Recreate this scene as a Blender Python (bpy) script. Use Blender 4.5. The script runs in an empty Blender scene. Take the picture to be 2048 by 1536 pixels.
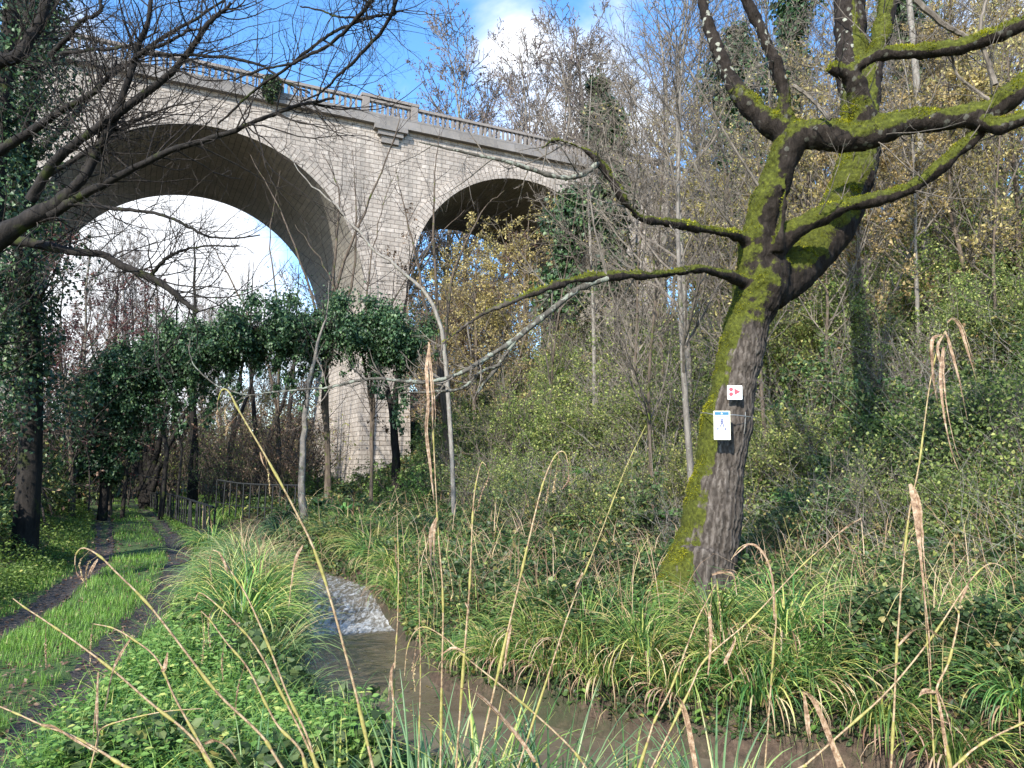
import bpy, math
import numpy as np
from mathutils import Vector
S = bpy.context.scene
COL = S.collection
rng = np.random.default_rng(11)
R = math.radians

# ------------------------------------------------------------ camera, sky, sun
CAMZ, TH, FPX = 1.9, 0.103, 1495.4
cam_d = bpy.data.cameras.new('camera'); cam = bpy.data.objects.new('camera', cam_d); COL.objects.link(cam)
cam.location = (0, 0, CAMZ); cam.rotation_euler = (math.pi/2 + TH, 0, 0)
cam_d.sensor_width = 36; cam_d.lens = FPX/2048*36; cam_d.clip_end = 2000; cam_d.clip_start = 0.05
S.camera = cam
SUN_EL, SUN_AZ = R(33), math.atan2(-0.38, -0.82)          # azimuth measured as atan2(x, y): behind left
sun_dir = Vector((math.cos(SUN_EL)*math.sin(SUN_AZ), math.cos(SUN_EL)*math.cos(SUN_AZ), math.sin(SUN_EL)))
sd = bpy.data.lights.new('sun', 'SUN'); sd.energy = 3.1; sd.angle = R(0.6); sd.color = (1, .95, .86)
so = bpy.data.objects.new('sun', sd); COL.objects.link(so)
so.rotation_euler = sun_dir.to_track_quat('Z', 'Y').to_euler(); so.location = (-20, -20, 30)
S.view_settings.view_transform = 'Standard'; S.view_settings.look = 'None'
S.view_settings.exposure = 1.5; S.view_settings.gamma = 1
S.render.engine = 'CYCLES'
S.cycles.max_bounces = 6; S.cycles.diffuse_bounces = 3; S.cycles.transmission_bounces = 4; S.cycles.transparent_max_bounces = 6

def nd(nt, typ, props=None, **inp):
    n = nt.nodes.new(typ)
    for k, v in (props or {}).items(): setattr(n, k, v)
    for k, v in inp.items():
        key = int(k[1:]) if k[0] == '_' else k.replace('_', ' ')
        s = n.inputs[key]
        if isinstance(v, bpy.types.NodeSocket): nt.links.new(v, s)
        else: s.default_value = v
    return n
def ramp(nt, fac, stops, interp='LINEAR'):
    n = nt.nodes.new('ShaderNodeValToRGB'); nt.links.new(fac, n.inputs[0])
    cr = n.color_ramp; cr.interpolation = interp
    while len(cr.elements) > 1: cr.elements.remove(cr.elements[-1])
    for i, (p, c) in enumerate(stops):
        e = cr.elements[0] if i == 0 else cr.elements.new(p)
        e.position = p; e.color = (*c, 1) if len(c) == 3 else c
    return n.outputs[0]
def mix(nt, f, a, b, mode='MIX'):
    n = nt.nodes.new('ShaderNodeMix'); n.data_type = 'RGBA'; n.blend_type = mode
    for s, v in ((n.inputs[0], f), (n.inputs[6], a), (n.inputs[7], b)):
        if isinstance(v, bpy.types.NodeSocket): nt.links.new(v, s)
        elif isinstance(v, (int, float)): s.default_value = v
        else: s.default_value = (*v, 1) if len(v) == 3 else v
    return n.outputs[2]
def mth(nt, op, a, b=None, clamp=False):
    n = nt.nodes.new('ShaderNodeMath'); n.operation = op; n.use_clamp = clamp
    for s, v in ((n.inputs[0], a), (n.inputs[1], b)):
        if v is None: continue
        if isinstance(v, bpy.types.NodeSocket): nt.links.new(v, s)
        else: s.default_value = v
    return n.outputs[0]

def ray(px, py):
    u = (px-1024)/FPX; v = (768-py)/FPX; c, s = math.cos(TH), math.sin(TH)
    return np.array([u, c-v*s, s+v*c])
def at(px, py, Y):
    w = ray(px, py); return np.array([w[0]/w[1]*Y, Y, CAMZ + w[2]/w[1]*Y])
def atz(px, py, z):
    w = ray(px, py); k = (z-CAMZ)/w[2]; return np.array([w[0]*k, w[1]*k, z])

W = bpy.data.worlds.new('World'); S.world = W; W.use_nodes = True
nt = W.node_tree; nt.nodes.clear()
sky = nd(nt, 'ShaderNodeTexSky', dict(sky_type='NISHITA', sun_disc=False))
sky.sun_elevation = SUN_EL; sky.sun_rotation = SUN_AZ; sky.altitude = 100; sky.dust_density = .6; sky.ozone_density = 3
hs = nd(nt, 'ShaderNodeHueSaturation', Saturation=1.2, Value=1.0, Color=sky.outputs[0])
bg1 = nd(nt, 'ShaderNodeBackground', Color=hs.outputs[0], Strength=0.15)
tc = nd(nt, 'ShaderNodeTexCoord')
sep = nd(nt, 'ShaderNodeSeparateXYZ', Vector=tc.outputs['Generated'])
nz = nd(nt, 'ShaderNodeTexNoise', dict(noise_dimensions='3D'), Vector=tc.outputs['Generated'], Scale=3.2, Detail=7.0, Roughness=.55, Distortion=.3)
def blob(px, py, rad):
    w = ray(px, py); w = w/np.linalg.norm(w)
    dp = nd(nt, 'ShaderNodeVectorMath', dict(operation='DOT_PRODUCT'), _0=tc.outputs['Generated'], _1=tuple(w)).outputs['Value']
    ang = mth(nt, 'ARCCOSINE', dp)
    return mth(nt, 'SUBTRACT', 1.0, mth(nt, 'DIVIDE', ang, R(rad)))
# cloud bank low in the north behind the big arch, a smaller wisp above the trees, another far right
b = mth(nt, 'MAXIMUM', blob(200, 490, 15), mth(nt, 'MULTIPLY', blob(1030, 70, 3.5), .4))
b = mth(nt, 'MAXIMUM', b, mth(nt, 'MULTIPLY', blob(1300, 260, 9), .3))
b = mth(nt, 'MAXIMUM', b, mth(nt, 'MULTIPLY', blob(1950, 60, 16), .3))
b = mth(nt, 'MAXIMUM', b, -0.5)
cl = mth(nt, 'ADD', mth(nt, 'MULTIPLY', b, .85), mth(nt, 'MULTIPLY', mth(nt, 'SUBTRACT', nz.outputs[0], .5), 2.0))
low = mth(nt, 'SUBTRACT', .12, sep.outputs[2])
clf = nd(nt, 'ShaderNodeMapRange', dict(interpolation_type='SMOOTHSTEP'), _0=mth(nt, 'MAXIMUM', cl, low), _1=-.02, _2=.42).outputs[0]
bg2 = nd(nt, 'ShaderNodeBackground', Color=(.92, .95, 1, 1), Strength=0.56)
ms = nd(nt, 'ShaderNodeMixShader', _0=clf, _1=bg1.outputs[0], _2=bg2.outputs[0])
nd(nt, 'ShaderNodeOutputWorld', Surface=ms.outputs[0])

# ------------------------------------------------------------ object helpers
def tag(o, label=None, cat=None, group=None, kind=None):
    if label: o['label'] = label
    if cat: o['category'] = cat
    if group: o['group'] = group
    if kind: o['kind'] = kind
    return o
def empty(name, loc, label, cat, group=None, rz=0, sc=1):
    o = bpy.data.objects.new(name, None); COL.objects.link(o); o.location = tuple(loc); o.rotation_euler = (0, 0, rz)
    o.scale = (sc, sc, sc); o.empty_display_size = .1
    return tag(o, label, cat, group)
def mk(name, V, faces, mat, parent=None, var=None, smooth=False, uv=None, attrs=None, local=True):
    """faces: list of int arrays (M,k). var: per-face float. V is world space; made local to the parent if it has a location."""
    V = np.asarray(V, dtype=np.float32)
    if parent is not None and local:
        V = V - np.array(parent.location, dtype=np.float32)
    faces = [np.asarray(f, dtype=np.int32) for f in faces if len(f)]
    me = bpy.data.meshes.new(name)
    me.vertices.add(len(V)); me.vertices.foreach_set('co', V.ravel())
    loops = np.concatenate([f.ravel() for f in faces]); tot = np.concatenate([np.full(len(f), f.shape[1], np.int32) for f in faces])
    start = np.concatenate([[0], np.cumsum(tot)[:-1]]).astype(np.int32)
    me.loops.add(len(loops)); me.loops.foreach_set('vertex_index', loops)
    me.polygons.add(len(tot)); me.polygons.foreach_set('loop_start', start); me.polygons.foreach_set('loop_total', tot)
    me.polygons.foreach_set('use_smooth', np.full(len(tot), smooth))
    me.update(calc_edges=True)
    if var is not None:
        a = me.attributes.new('var', 'FLOAT', 'FACE'); a.data.foreach_set('value', np.asarray(var, np.float32))
    if uv is not None:
        u = me.uv_layers.new(name='UVMap'); u.data.foreach_set('uv', np.asarray(uv, np.float32)[loops].ravel())
    for k, v in (attrs or {}).items():
        a = me.attributes.new(k, 'FLOAT', 'POINT'); a.data.foreach_set('value', np.asarray(v, np.float32))
    if mat: me.materials.append(mat)
    o = bpy.data.objects.new(name, me); COL.objects.link(o)
    if parent is not None: o.parent = parent
    return o
def copy_thing(o, loc, rz=0, sc=1, label=None, group=None):
    c = o.copy(); COL.objects.link(c); c.location = tuple(loc); c.rotation_euler = (0, 0, rz)
    c.scale = (sc, sc, sc) if np.isscalar(sc) else sc
    if label: c['label'] = label
    if group: c['group'] = group
    for ch in o.children:
        k = ch.copy(); COL.objects.link(k); k.parent = c
        for g in ch.children:
            q = g.copy(); COL.objects.link(q); q.parent = k
    return c
ORD = ['leftmost', 'second from the left', 'third from the left', 'fourth from the left', 'fifth from the left', 'sixth from the left',
       'seventh from the left', 'eighth from the left', 'ninth from the left', 'tenth from the left', 'eleventh from the left', 'twelfth from the left',
       'thirteenth from the left', 'fourteenth from the left', 'fifteenth from the left', 'sixteenth from the left', 'seventeenth from the left', 'eighteenth from the left',
       'nineteenth from the left', 'twentieth from the left']
def norm(v): return v/np.maximum(np.linalg.norm(v, axis=-1, keepdims=True), 1e-9)
def perp(t):
    up = np.where(np.abs(t[..., 2:3]) > .9, np.array([1., 0, 0]), np.array([0., 0, 1]))
    return norm(np.cross(t, up))
class Acc:
    """collects vertices and faces that become one mesh"""
    def __init__(s): s.V = []; s.F = {}; s.var = {}; s.uv = []; s.n = 0
    def add(s, V, F, var=None, uv=None):
        F = np.asarray(F, np.int64); V = np.asarray(V, float).reshape(-1, 3)
        s.V.append(V); k = F.shape[1]
        s.F.setdefault(k, []).append(F + s.n)
        s.var.setdefault(k, []).append(np.zeros(len(F)) if var is None else np.broadcast_to(np.asarray(var, float), (len(F),)))
        s.uv.append(np.zeros((len(V), 2)) if uv is None else uv)
        s.n += len(V)
    def build(s, name, mat, parent=None, smooth=False, uv=False, local=True):
        ks = sorted(s.F)
        return mk(name, np.concatenate(s.V), [np.concatenate(s.F[k]) for k in ks], mat, parent,
                  var=np.concatenate([np.concatenate(s.var[k]) for k in ks]), smooth=smooth,
                  uv=np.concatenate(s.uv) if uv else None, local=local)
def tubes(acc, P, Rr, sides=5, var=None, cap=False):
    """batch of tubes. P (N,K,3) Rr (N,K)"""
    P = np.asarray(P, float); Rr = np.asarray(Rr, float)
    if P.ndim == 2: P = P[None]; Rr = Rr[None]
    N, K, _ = P.shape
    T = np.empty_like(P); T[:, 1:-1] = P[:, 2:]-P[:, :-2]; T[:, 0] = P[:, 1]-P[:, 0]; T[:, -1] = P[:, -1]-P[:, -2]; T = norm(T)
    A = np.empty_like(P); A[:, 0] = perp(T[:, 0])
    for k in range(1, K):
        a = A[:, k-1] - (A[:, k-1]*T[:, k]).sum(-1, keepdims=True)*T[:, k]; A[:, k] = norm(a)
    B = np.cross(T, A)
    th = np.arange(sides)*2*math.pi/sides
    V = P[:, :, None, :] + Rr[:, :, None, None]*(A[:, :, None, :]*np.cos(th)[:, None] + B[:, :, None, :]*np.sin(th)[:, None])
    idx = np.arange(N*K*sides).reshape(N, K, sides)
    a = idx[:, :-1, :]; b = np.roll(a, -1, axis=2); c = np.roll(idx[:, 1:, :], -1, axis=2); d = idx[:, 1:, :]
    F = np.stack([a, b, c, d], -1).reshape(-1, 4)
    vv = None
    if var is not None: vv = np.repeat(np.broadcast_to(var, (N,)), (K-1)*sides)
    acc.add(V.reshape(-1, 3), F, vv)
    if cap:
        acc.add(V[:, -1].reshape(-1, 3), np.arange(N*sides).reshape(N, sides), None if var is None else np.broadcast_to(var, (N,)))
        acc.add(V[:, 0].reshape(-1, 3), np.arange(N*sides).reshape(N, sides)[:, ::-1], None if var is None else np.broadcast_to(var, (N,)))
def grow(st, dr, ln, rd, K, wob, trop, tipf=.3):
    N = len(st); P = np.empty((N, K, 3)); P[:, 0] = st; d = norm(np.asarray(dr, float))
    for k in range(1, K):
        d = d + rng.normal(size=(N, 3))*wob; d[:, 2] += trop; d = norm(d)
        P[:, k] = P[:, k-1] + d*(ln/(K-1))[:, None]
    Rr = rd[:, None]*np.linspace(1, tipf, K)[None]
    return P, Rr
def spawn(P, Rr, n, t0, t1, ang, lf, lj=.35, rf=.55, flat=0):
    """n children on each parent; returns start, dir, length, radius"""
    N, K, _ = P.shape
    t = rng.uniform(t0, t1, (N, n))*(K-1)*.999; i = t.astype(int); f = t-i
    ar = np.arange(N)[:, None]
    st = P[ar, i]*(1-f[..., None]) + P[ar, i+1]*f[..., None]; rr = Rr[ar, i]*(1-f) + Rr[ar, i+1]*f
    T = norm(P[ar, i+1]-P[ar, i]); T = T.reshape(-1, 3)
    a = perp(T); b = np.cross(T, a); ph = rng.uniform(0, 2*math.pi, (len(T), 1)); A = R(ang)*rng.uniform(.65, 1.3, (len(T), 1))
    d = T*np.cos(A) + (a*np.cos(ph)+b*np.sin(ph))*np.sin(A)
    plen = np.linalg.norm(np.diff(P, axis=1), axis=2).sum(1)
    ln = (plen[:, None]*lf*(1-.5*t/(K-1))*rng.uniform(1-lj, 1+lj, (N, n))).ravel()
    return st.reshape(-1, 3), d, ln, (rr*rf).ravel()
LEAF = np.array([[0, 0, 0], [.3, .5, .06], [.72, .36, .04], [1, 0, -.06], [.72, -.36, .04], [.3, -.5, .06], [.35, 0, -.02], [.72, 0, -.03]])
LEAF_T = np.array([[0, 6, 1], [7, 3, 2], [0, 5, 6], [7, 4, 3]]); LEAF_Q = np.array([[6, 7, 2, 1], [6, 5, 4, 7]])
DIA = np.array([[0, 0, 0], [.45, .5, .08], [1, 0, 0], [.45, -.5, .08]]); DIA_F = np.array([[0, 2, 1], [0, 3, 2]])
IVY = np.array([[0, 0, 0], [-.1, .42, .05], [.35, .5, .05], [1, 0, -.08], [.35, -.5, .05], [-.1, -.42, .05]]); IVY_F = np.array([[0, 3, 2, 1], [0, 5, 4, 3]])
def leaves(acc, P, D, size, shape='dia', asp=.6, var=None, tilt=None, up=None):
    """P (N,3) at the leaf base, D (N,3) axis. the blade is turned to face roughly `up` plus jitter."""
    N = len(P); D = norm(D); size = np.broadcast_to(size, (N,))
    u = np.array([0, 0, 1.]) if up is None else up
    n = norm(u + rng.normal(size=(N, 3))*(.45 if tilt is None else tilt))
    Sd = norm(np.cross(n, D)+1e-6); Nn = np.cross(D, Sd)
    T, Fs = (LEAF, [LEAF_T, LEAF_Q]) if shape == 'ovate' else (IVY, [IVY_F]) if shape == 'ivy' else (DIA, [DIA_F])
    V = P[:, None] + size[:, None, None]*(T[None, :, 0:1]*D[:, None] + T[None, :, 1:2]*asp*Sd[:, None] + T[None, :, 2:3]*Nn[:, None])
    var = rng.random(N) if var is None else var
    m = len(T); base = np.arange(N)[:, None, None]*m
    first = True
    for Fq in Fs:
        F = (base + Fq[None]).reshape(-1, Fq.shape[1])
        if first: acc.add(V.reshape(-1, 3), F, np.repeat(var, len(Fq))); first = False
        else:
            acc.n -= N*m; acc.add(np.zeros((0, 3)), F, np.repeat(var, len(Fq))); acc.n += N*m
def blades(acc, P, az, ln, wd, e0, droop, K=6, var=None, power=1.4, fold=.25, tw=0):
    """arching strap leaves. P base, az azimuth, e0 start elevation, droop total drop of the angle"""
    N = len(P); C = np.empty((N, K, 3)); C[:, 0] = P
    h = np.stack([np.cos(az), np.sin(az), 0*az], 1); s = np.linspace(0, 1, K)
    for k in range(1, K):
        e = (e0 + 0*az) - droop*(s[k]**power); d = h*np.cos(e)[:, None]; d[:, 2] = np.sin(e); C[:, k] = C[:, k-1] + d*(ln/(K-1))[:, None]
    strip(acc, C, wd[:, None]*np.clip(np.sin(np.pi*np.clip(s*.86+.1, 0, 1)), .03, 1)[None], np.stack([-np.sin(az), np.cos(az), 0*az], 1), var, fold)
def strip(acc, C, Wd, side, var=None, fold=.25):
    N, K, _ = C.shape; T = np.empty_like(C); T[:, 1:-1] = C[:, 2:]-C[:, :-2]; T[:, 0] = C[:, 1]-C[:, 0]; T[:, -1] = C[:, -1]-C[:, -2]; T = norm(T)
    sd_ = side[:, None]*np.ones((1, K, 1)) if side.ndim == 2 else side
    n = norm(np.cross(sd_, T)); sd_ = norm(np.cross(T, n))
    L = C + sd_*Wd[..., None]*.5; Rt = C - sd_*Wd[..., None]*.5; M = C + n*Wd[..., None]*(-fold)
    V = np.stack([L, M, Rt], 2); idx = np.arange(N*K*3).reshape(N, K, 3)
    a = idx[:, :-1]; b = idx[:, 1:]
    F = np.concatenate([np.stack([a[..., 0], a[..., 1], b[..., 1], b[..., 0]], -1).reshape(-1, 4), np.stack([a[..., 1], a[..., 2], b[..., 2], b[..., 1]], -1).reshape(-1, 4)])
    var = rng.random(N) if var is None else np.broadcast_to(var, (N,))
    vv = np.tile(np.repeat(var, K-1), 2)
    acc.add(V.reshape(-1, 3), F, vv)
def box(acc, c, ax, ay, az_, hx, hy, hz):
    c, ax, ay, az_ = map(np.asarray, (c, ax, ay, az_))
    V = [c + sx*hx*ax + sy*hy*ay + sz*hz*az_ for sx in (-1, 1) for sy in (-1, 1) for sz in (-1, 1)]
    acc.add(V, [[0, 1, 3, 2], [4, 6, 7, 5], [0, 4, 5, 1], [2, 3, 7, 6], [0, 2, 6, 4], [1, 5, 7, 3]])
def smooth(P, n):
    """Catmull-Rom resample of a polyline with columns"""
    P = np.asarray(P, float); k = len(P); t = np.linspace(0, k-1, n); i = np.minimum(t.astype(int), k-2); f = (t-i)[:, None]
    Q = np.vstack([2*P[0]-P[1], P, 2*P[-1]-P[-2]])
    p0, p1, p2, p3 = Q[i], Q[i+1], Q[i+2], Q[i+3]
    return .5*((2*p1)+(-p0+p2)*f+(2*p0-5*p1+4*p2-p3)*f**2+(-p0+3*p1-3*p2+p3)*f**3)
def sst(x, a, b):
    t = np.clip((x-a)/(b-a), 0, 1); return t*t*(3-2*t)
def vnoise(x, y, s=1.0, seed=0):
    r = np.random.default_rng(900+seed); o = 0*x
    for k in range(5):
        a = r.uniform(0, 6.28); f = s*1.7**k; p = r.uniform(0, 6.28, 2)
        o = o + np.sin((x*math.cos(a)+y*math.sin(a))*f+p[0])*np.sin((-x*math.sin(a)+y*math.cos(a))*f*1.1+p[1])/1.5**k
    return o/2

# ------------------------------------------------------------ materials
def newmat(name):
    m = bpy.data.materials.new(name); m.use_nodes = True; nt = m.node_tree; nt.nodes.clear()
    out = nt.nodes.new('ShaderNodeOutputMaterial'); b = nt.nodes.new('ShaderNodeBsdfPrincipled'); nt.links.new(b.outputs[0], out.inputs[0])
    return m, nt, b, out
def setc(nt, b, c):
    if isinstance(c, bpy.types.NodeSocket): nt.links.new(c, b.inputs['Base Color'])
    else: b.inputs['Base Color'].default_value = (*c, 1)
def bump(nt, b, h, strength=.5, dist=.02):
    n = nd(nt, 'ShaderNodeBump', Strength=strength, Distance=dist, Height=h); nt.links.new(n.outputs[0], b.inputs['Normal'])
def leafmat(name, stops, trans=.35, rough=.5, spec=.3, inst=.25):
    m, nt, b, out = newmat(name)
    v = nd(nt, 'ShaderNodeAttribute', dict(attribute_name='var')).outputs['Fac']
    c = ramp(nt, v, stops)
    oi = nd(nt, 'ShaderNodeObjectInfo').outputs['Random']
    hv = nd(nt, 'ShaderNodeHueSaturation', Color=c, Hue=mth(nt, 'ADD', .5-.02*inst*4, mth(nt, 'MULTIPLY', oi, .04*inst*4)), Value=mth(nt, 'ADD', 1-inst*.5, mth(nt, 'MULTIPLY', oi, inst)))
    c = hv.outputs[0]
    setc(nt, b, c); b.inputs['Roughness'].default_value = rough; b.inputs['Specular IOR Level'].default_value = spec
    t = nd(nt, 'ShaderNodeBsdfTranslucent', Color=mix(nt, .35, c, (.5, .55, .1), 'MULTIPLY') if False else c)
    g = nd(nt, 'ShaderNodeHueSaturation', Color=c, Value=1.5, Saturation=1.1); nt.links.new(g.outputs[0], t.inputs[0])
    mx = nd(nt, 'ShaderNodeMixShader', _0=trans, _1=b.outputs[0], _2=t.outputs[0]); nt.links.new(mx.outputs[0], out.inputs[0])
    return m
def barkmat(name, c0, c1, moss=0.0, mossc=(.07, .09, .015), lichen=0.0, scale=6, inst=.3):
    m, nt, b, out = newmat(name)
    tcn = nd(nt, 'ShaderNodeTexCoord')
    mp = nd(nt, 'ShaderNodeMapping', Vector=tcn.outputs['Object'], Scale=(scale, scale, scale*.25))
    n1 = nd(nt, 'ShaderNodeTexNoise', Vector=mp.outputs[0], Scale=2.0, Detail=6.0, Roughness=.65, Distortion=.6)
    c = ramp(nt, n1.outputs[0], [(.32, c0), (.68, c1)])
    oi = nd(nt, 'ShaderNodeObjectInfo').outputs['Random']
    n2 = nd(nt, 'ShaderNodeTexNoise', Vector=tcn.outputs['Object'], Scale=3.0, Detail=5.0, Roughness=.6)
    if moss > 0:
        f = nd(nt, 'ShaderNodeMapRange', _0=n2.outputs[0], _1=.62-.3*moss, _2=.72-.3*moss).outputs[0]
        c = mix(nt, f, c, mossc)
    if lichen > 0:
        n3 = nd(nt, 'ShaderNodeTexNoise', Vector=tcn.outputs['Object'], Scale=14.0, Detail=3.0)
        f = nd(nt, 'ShaderNodeMapRange', _0=n3.outputs[0], _1=.7-.3*lichen, _2=.74-.3*lichen).outputs[0]
        c = mix(nt, mth(nt, 'MULTIPLY', f, .85), c, (.27, .285, .225))
    c = nd(nt, 'ShaderNodeHueSaturation', Color=c, Value=mth(nt, 'ADD', 1-inst*.5, mth(nt, 'MULTIPLY', oi, inst))).outputs[0]
    setc(nt, b, c); b.inputs['Roughness'].default_value = .9; b.inputs['Specular IOR Level'].default_value = .2
    bump(nt, b, n1.outputs[0], .8, .03)
    return m
M = {}
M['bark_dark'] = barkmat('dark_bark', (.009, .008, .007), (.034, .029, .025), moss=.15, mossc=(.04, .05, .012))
M['bark_brown'] = barkmat('brown_bark', (.05, .038, .028), (.16, .125, .095), moss=.2)
M['bark_grey'] = barkmat('grey_bark', (.085, .075, .063), (.24, .215, .185), moss=.15, lichen=.25)
M['bark_lichen'] = barkmat('lichened_bark', (.05, .045, .035), (.15, .135, .11), lichen=.62, scale=10)
M['bark_pale'] = barkmat('pale_bark', (.12, .105, .085), (.3, .275, .24), lichen=.3)
M['twig'] = barkmat('twig_bark', (.06, .05, .04), (.21, .18, .145))
M['twig_dark'] = barkmat('dark_twig_bark', (.014, .012, .011), (.055, .045, .037))
M['ivy'] = leafmat('ivy_leaf', [(0, (.015, .03, .014)), (.5, (.035, .07, .028)), (.85, (.07, .12, .045)), (1, (.13, .18, .07))], .15, .45, .35)
M['ivy_mix'] = leafmat('slope_ivy_leaf', [(0, (.025, .045, .018)), (.45, (.065, .105, .035)), (.75, (.13, .17, .055)), (.9, (.33, .33, .09)), (1, (.25, .15, .08))], .3, .45)
M['nettle'] = leafmat('nettle_leaf', [(0, (.05, .09, .02)), (.55, (.13, .22, .045)), (.92, (.25, .35, .095)), (1, (.42, .42, .12))], .3, .5, .3)
M['bramble'] = leafmat('bramble_leaf', [(0, (.03, .055, .022)), (.5, (.075, .125, .045)), (.8, (.16, .22, .08)), (.95, (.38, .38, .11)), (1, (.24, .11, .06))], .3, .45)
M['yellow'] = leafmat('golden_leaf', [(0, (.2, .155, .06)), (.5, (.44, .36, .14)), (1, (.66, .56, .26))], .45, .55)
M['brown'] = leafmat('withered_leaf', [(0, (.07, .04, .025)), (.6, (.2, .125, .08)), (1, (.38, .27, .18))], .3, .6)
M['red'] = leafmat('red_brown_leaf', [(0, (.06, .025, .022)), (.6, (.13, .05, .042)), (1, (.22, .1, .07))], .35, .5)
M['lime'] = leafmat('lime_leaf', [(0, (.06, .09, .03)), (.5, (.17, .22, .065)), (.85, (.4, .43, .13)), (1, (.58, .56, .2))], .45, .5)
M['keys'] = leafmat('ash_key', [(0, (.09, .07, .08)), (1, (.22, .17, .16))], .3, .6)
M['grass'] = leafmat('grass_blade', [(0, (.07, .13, .025)), (.45, (.16, .3, .05)), (.85, (.28, .42, .08)), (1, (.45, .42, .18))], .35, .45)
M['sedge'] = leafmat('sedge_blade', [(0, (.045, .1, .03)), (.4, (.1, .2, .05)), (.68, (.28, .38, .09)), (.86, (.55, .55, .15)), (1, (.5, .36, .19))], .35, .4, .4)
M['sedge_cool'] = leafmat('blue_green_sedge_blade', [(0, (.06, .13, .06)), (.55, (.17, .28, .12)), (.85, (.38, .48, .16)), (1, (.58, .45, .25))], .35, .4, .4)
M['fern'] = leafmat('fern_frond', [(0, (.03, .08, .02)), (.7, (.09, .2, .05)), (1, (.2, .33, .08))], .3, .3, .6)
M['straw'] = leafmat('straw', [(0, (.16, .09, .05)), (.4, (.38, .25, .15)), (.8, (.62, .47, .3)), (1, (.62, .52, .2))], .3, .6)
M['moss'] = leafmat('moss_strand', [(0, (.03, .028, .008)), (.35, (.075, .078, .012)), (.7, (.26, .26, .022)), (1, (.62, .57, .07))], .4, .8, .1)

def stonemat(name, c0, c1, mortar, rowh=.25, bw=.5, stain=.5, bmp=1.0):
    m, nt, b, out = newmat(name)
    uvn = nd(nt, 'ShaderNodeUVMap').outputs[0]
    nw = nd(nt, 'ShaderNodeTexNoise', Vector=uvn, Scale=3.0, Detail=2.0)
    off = nd(nt, 'ShaderNodeVectorMath', dict(operation='MULTIPLY_ADD'), _0=nw.outputs['Color'], _1=(.06, .035, 0), _2=uvn).outputs[0]
    br = nd(nt, 'ShaderNodeTexBrick', dict(offset=.5, squash=1.0), Vector=off, Color1=(0, 0, 0, 1), Color2=(1, 1, 1, 1), Mortar=(.5, .5, .5, 1), Scale=1.0)
    br.inputs['Mortar Size'].default_value = .014; br.inputs['Mortar Smooth'].default_value = .5
    br.inputs['Brick Width'].default_value = bw; br.inputs['Row Height'].default_value = rowh; br.inputs['Bias'].default_value = 0
    c = ramp(nt, br.outputs['Color'], [(0, c0), (1, c1)])
    ob = nd(nt, 'ShaderNodeTexCoord').outputs['Object']
    n1 = nd(nt, 'ShaderNodeTexNoise', Vector=ob, Scale=.35, Detail=8.0, Roughness=.7)
    n2 = nd(nt, 'ShaderNodeTexNoise', Vector=ob, Scale=5.0, Detail=6.0, Roughness=.7)
    c = mix(nt, ramp(nt, n1.outputs[0], [(.42, (0, 0, 0)), (.7, (stain,)*3)]), c, (.12, .11, .1))
    c = mix(nt, ramp(nt, n2.outputs[0], [(.35, (.55,)*3), (.6, (0, 0, 0))]), c, (.26, .23, .19))
    st = nd(nt, 'ShaderNodeMapping', Vector=uvn, Scale=(1.6, .1, 1))
    n3 = nd(nt, 'ShaderNodeTexNoise', Vector=st.outputs[0], Scale=1.0, Detail=5.0, Roughness=.7)
    c = mix(nt, ramp(nt, n3.outputs[0], [(.44, (0, 0, 0)), (.7, (.7,)*3)]), c, (.17, .155, .135))
    c = mix(nt, br.outputs['Fac'], c, mortar)
    setc(nt, b, c); b.inputs['Roughness'].default_value = .9
    hh = mth(nt, 'ADD', mth(nt, 'MULTIPLY', mth(nt, 'SUBTRACT', 1.0, br.outputs['Fac']), 1.0), mth(nt, 'MULTIPLY', n2.outputs[0], .8))
    bump(nt, b, hh, bmp, .06)
    return m
M['stone'] = stonemat('coursed_limestone', (.37, .315, .265), (.54, .475, .41), (.17, .138, .11))
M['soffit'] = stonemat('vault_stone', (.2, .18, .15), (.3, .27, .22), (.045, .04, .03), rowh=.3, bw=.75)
M['cope'] = stonemat('weathered_coping', (.15, .14, .135), (.23, .215, .205), (.14, .13, .12), rowh=3, bw=1.2, stain=.9, bmp=.5)
def plainmat(name, col, rough=.6, metal=0, nscale=20, namt=.3, bmp=.2):
    m, nt, b, out = newmat(name)
    ob = nd(nt, 'ShaderNodeTexCoord').outputs['Object']
    n = nd(nt, 'ShaderNodeTexNoise', Vector=ob, Scale=float(nscale), Detail=5.0, Roughness=.6)
    c = mix(nt, n.outputs[0], tuple(x*(1-namt) for x in col), tuple(min(1, x*(1+namt)) for x in col))
    setc(nt, b, c); b.inputs['Roughness'].default_value = rough; b.inputs['Metallic'].default_value = metal
    bump(nt, b, n.outputs[0], bmp, .01)
    return m
M['iron'] = plainmat('old_iron', (.012, .014, .014), .6, .3)
M['white_enamel'] = plainmat('white_enamel', (.75, .78, .76), .3, 0, 30, .06, .03)
M['red_paint'] = plainmat('red_paint', (.62, .06, .08), .4, 0, 30, .1, .03)
M['blue_paint'] = plainmat('blue_paint', (.035, .15, .25), .4, 0, 30, .1, .03)
M['sky_paint'] = plainmat('pale_blue_paint', (.25, .5, .6), .4, 0, 30, .1, .03)
M['ink'] = plainmat('dark_blue_ink', (.09, .1, .2), .5, 0, 30, .1, .03)
M['cream'] = plainmat('cream_plastic', (.62, .6, .45), .4, 0, 30, .08, .03)
M['wire'] = plainmat('galvanised_wire', (.5, .48, .44), .4, .7)
M['balu'] = plainmat('baluster_concrete', (.21, .185, .165), .85, 0, 4, .3, .4)

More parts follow.
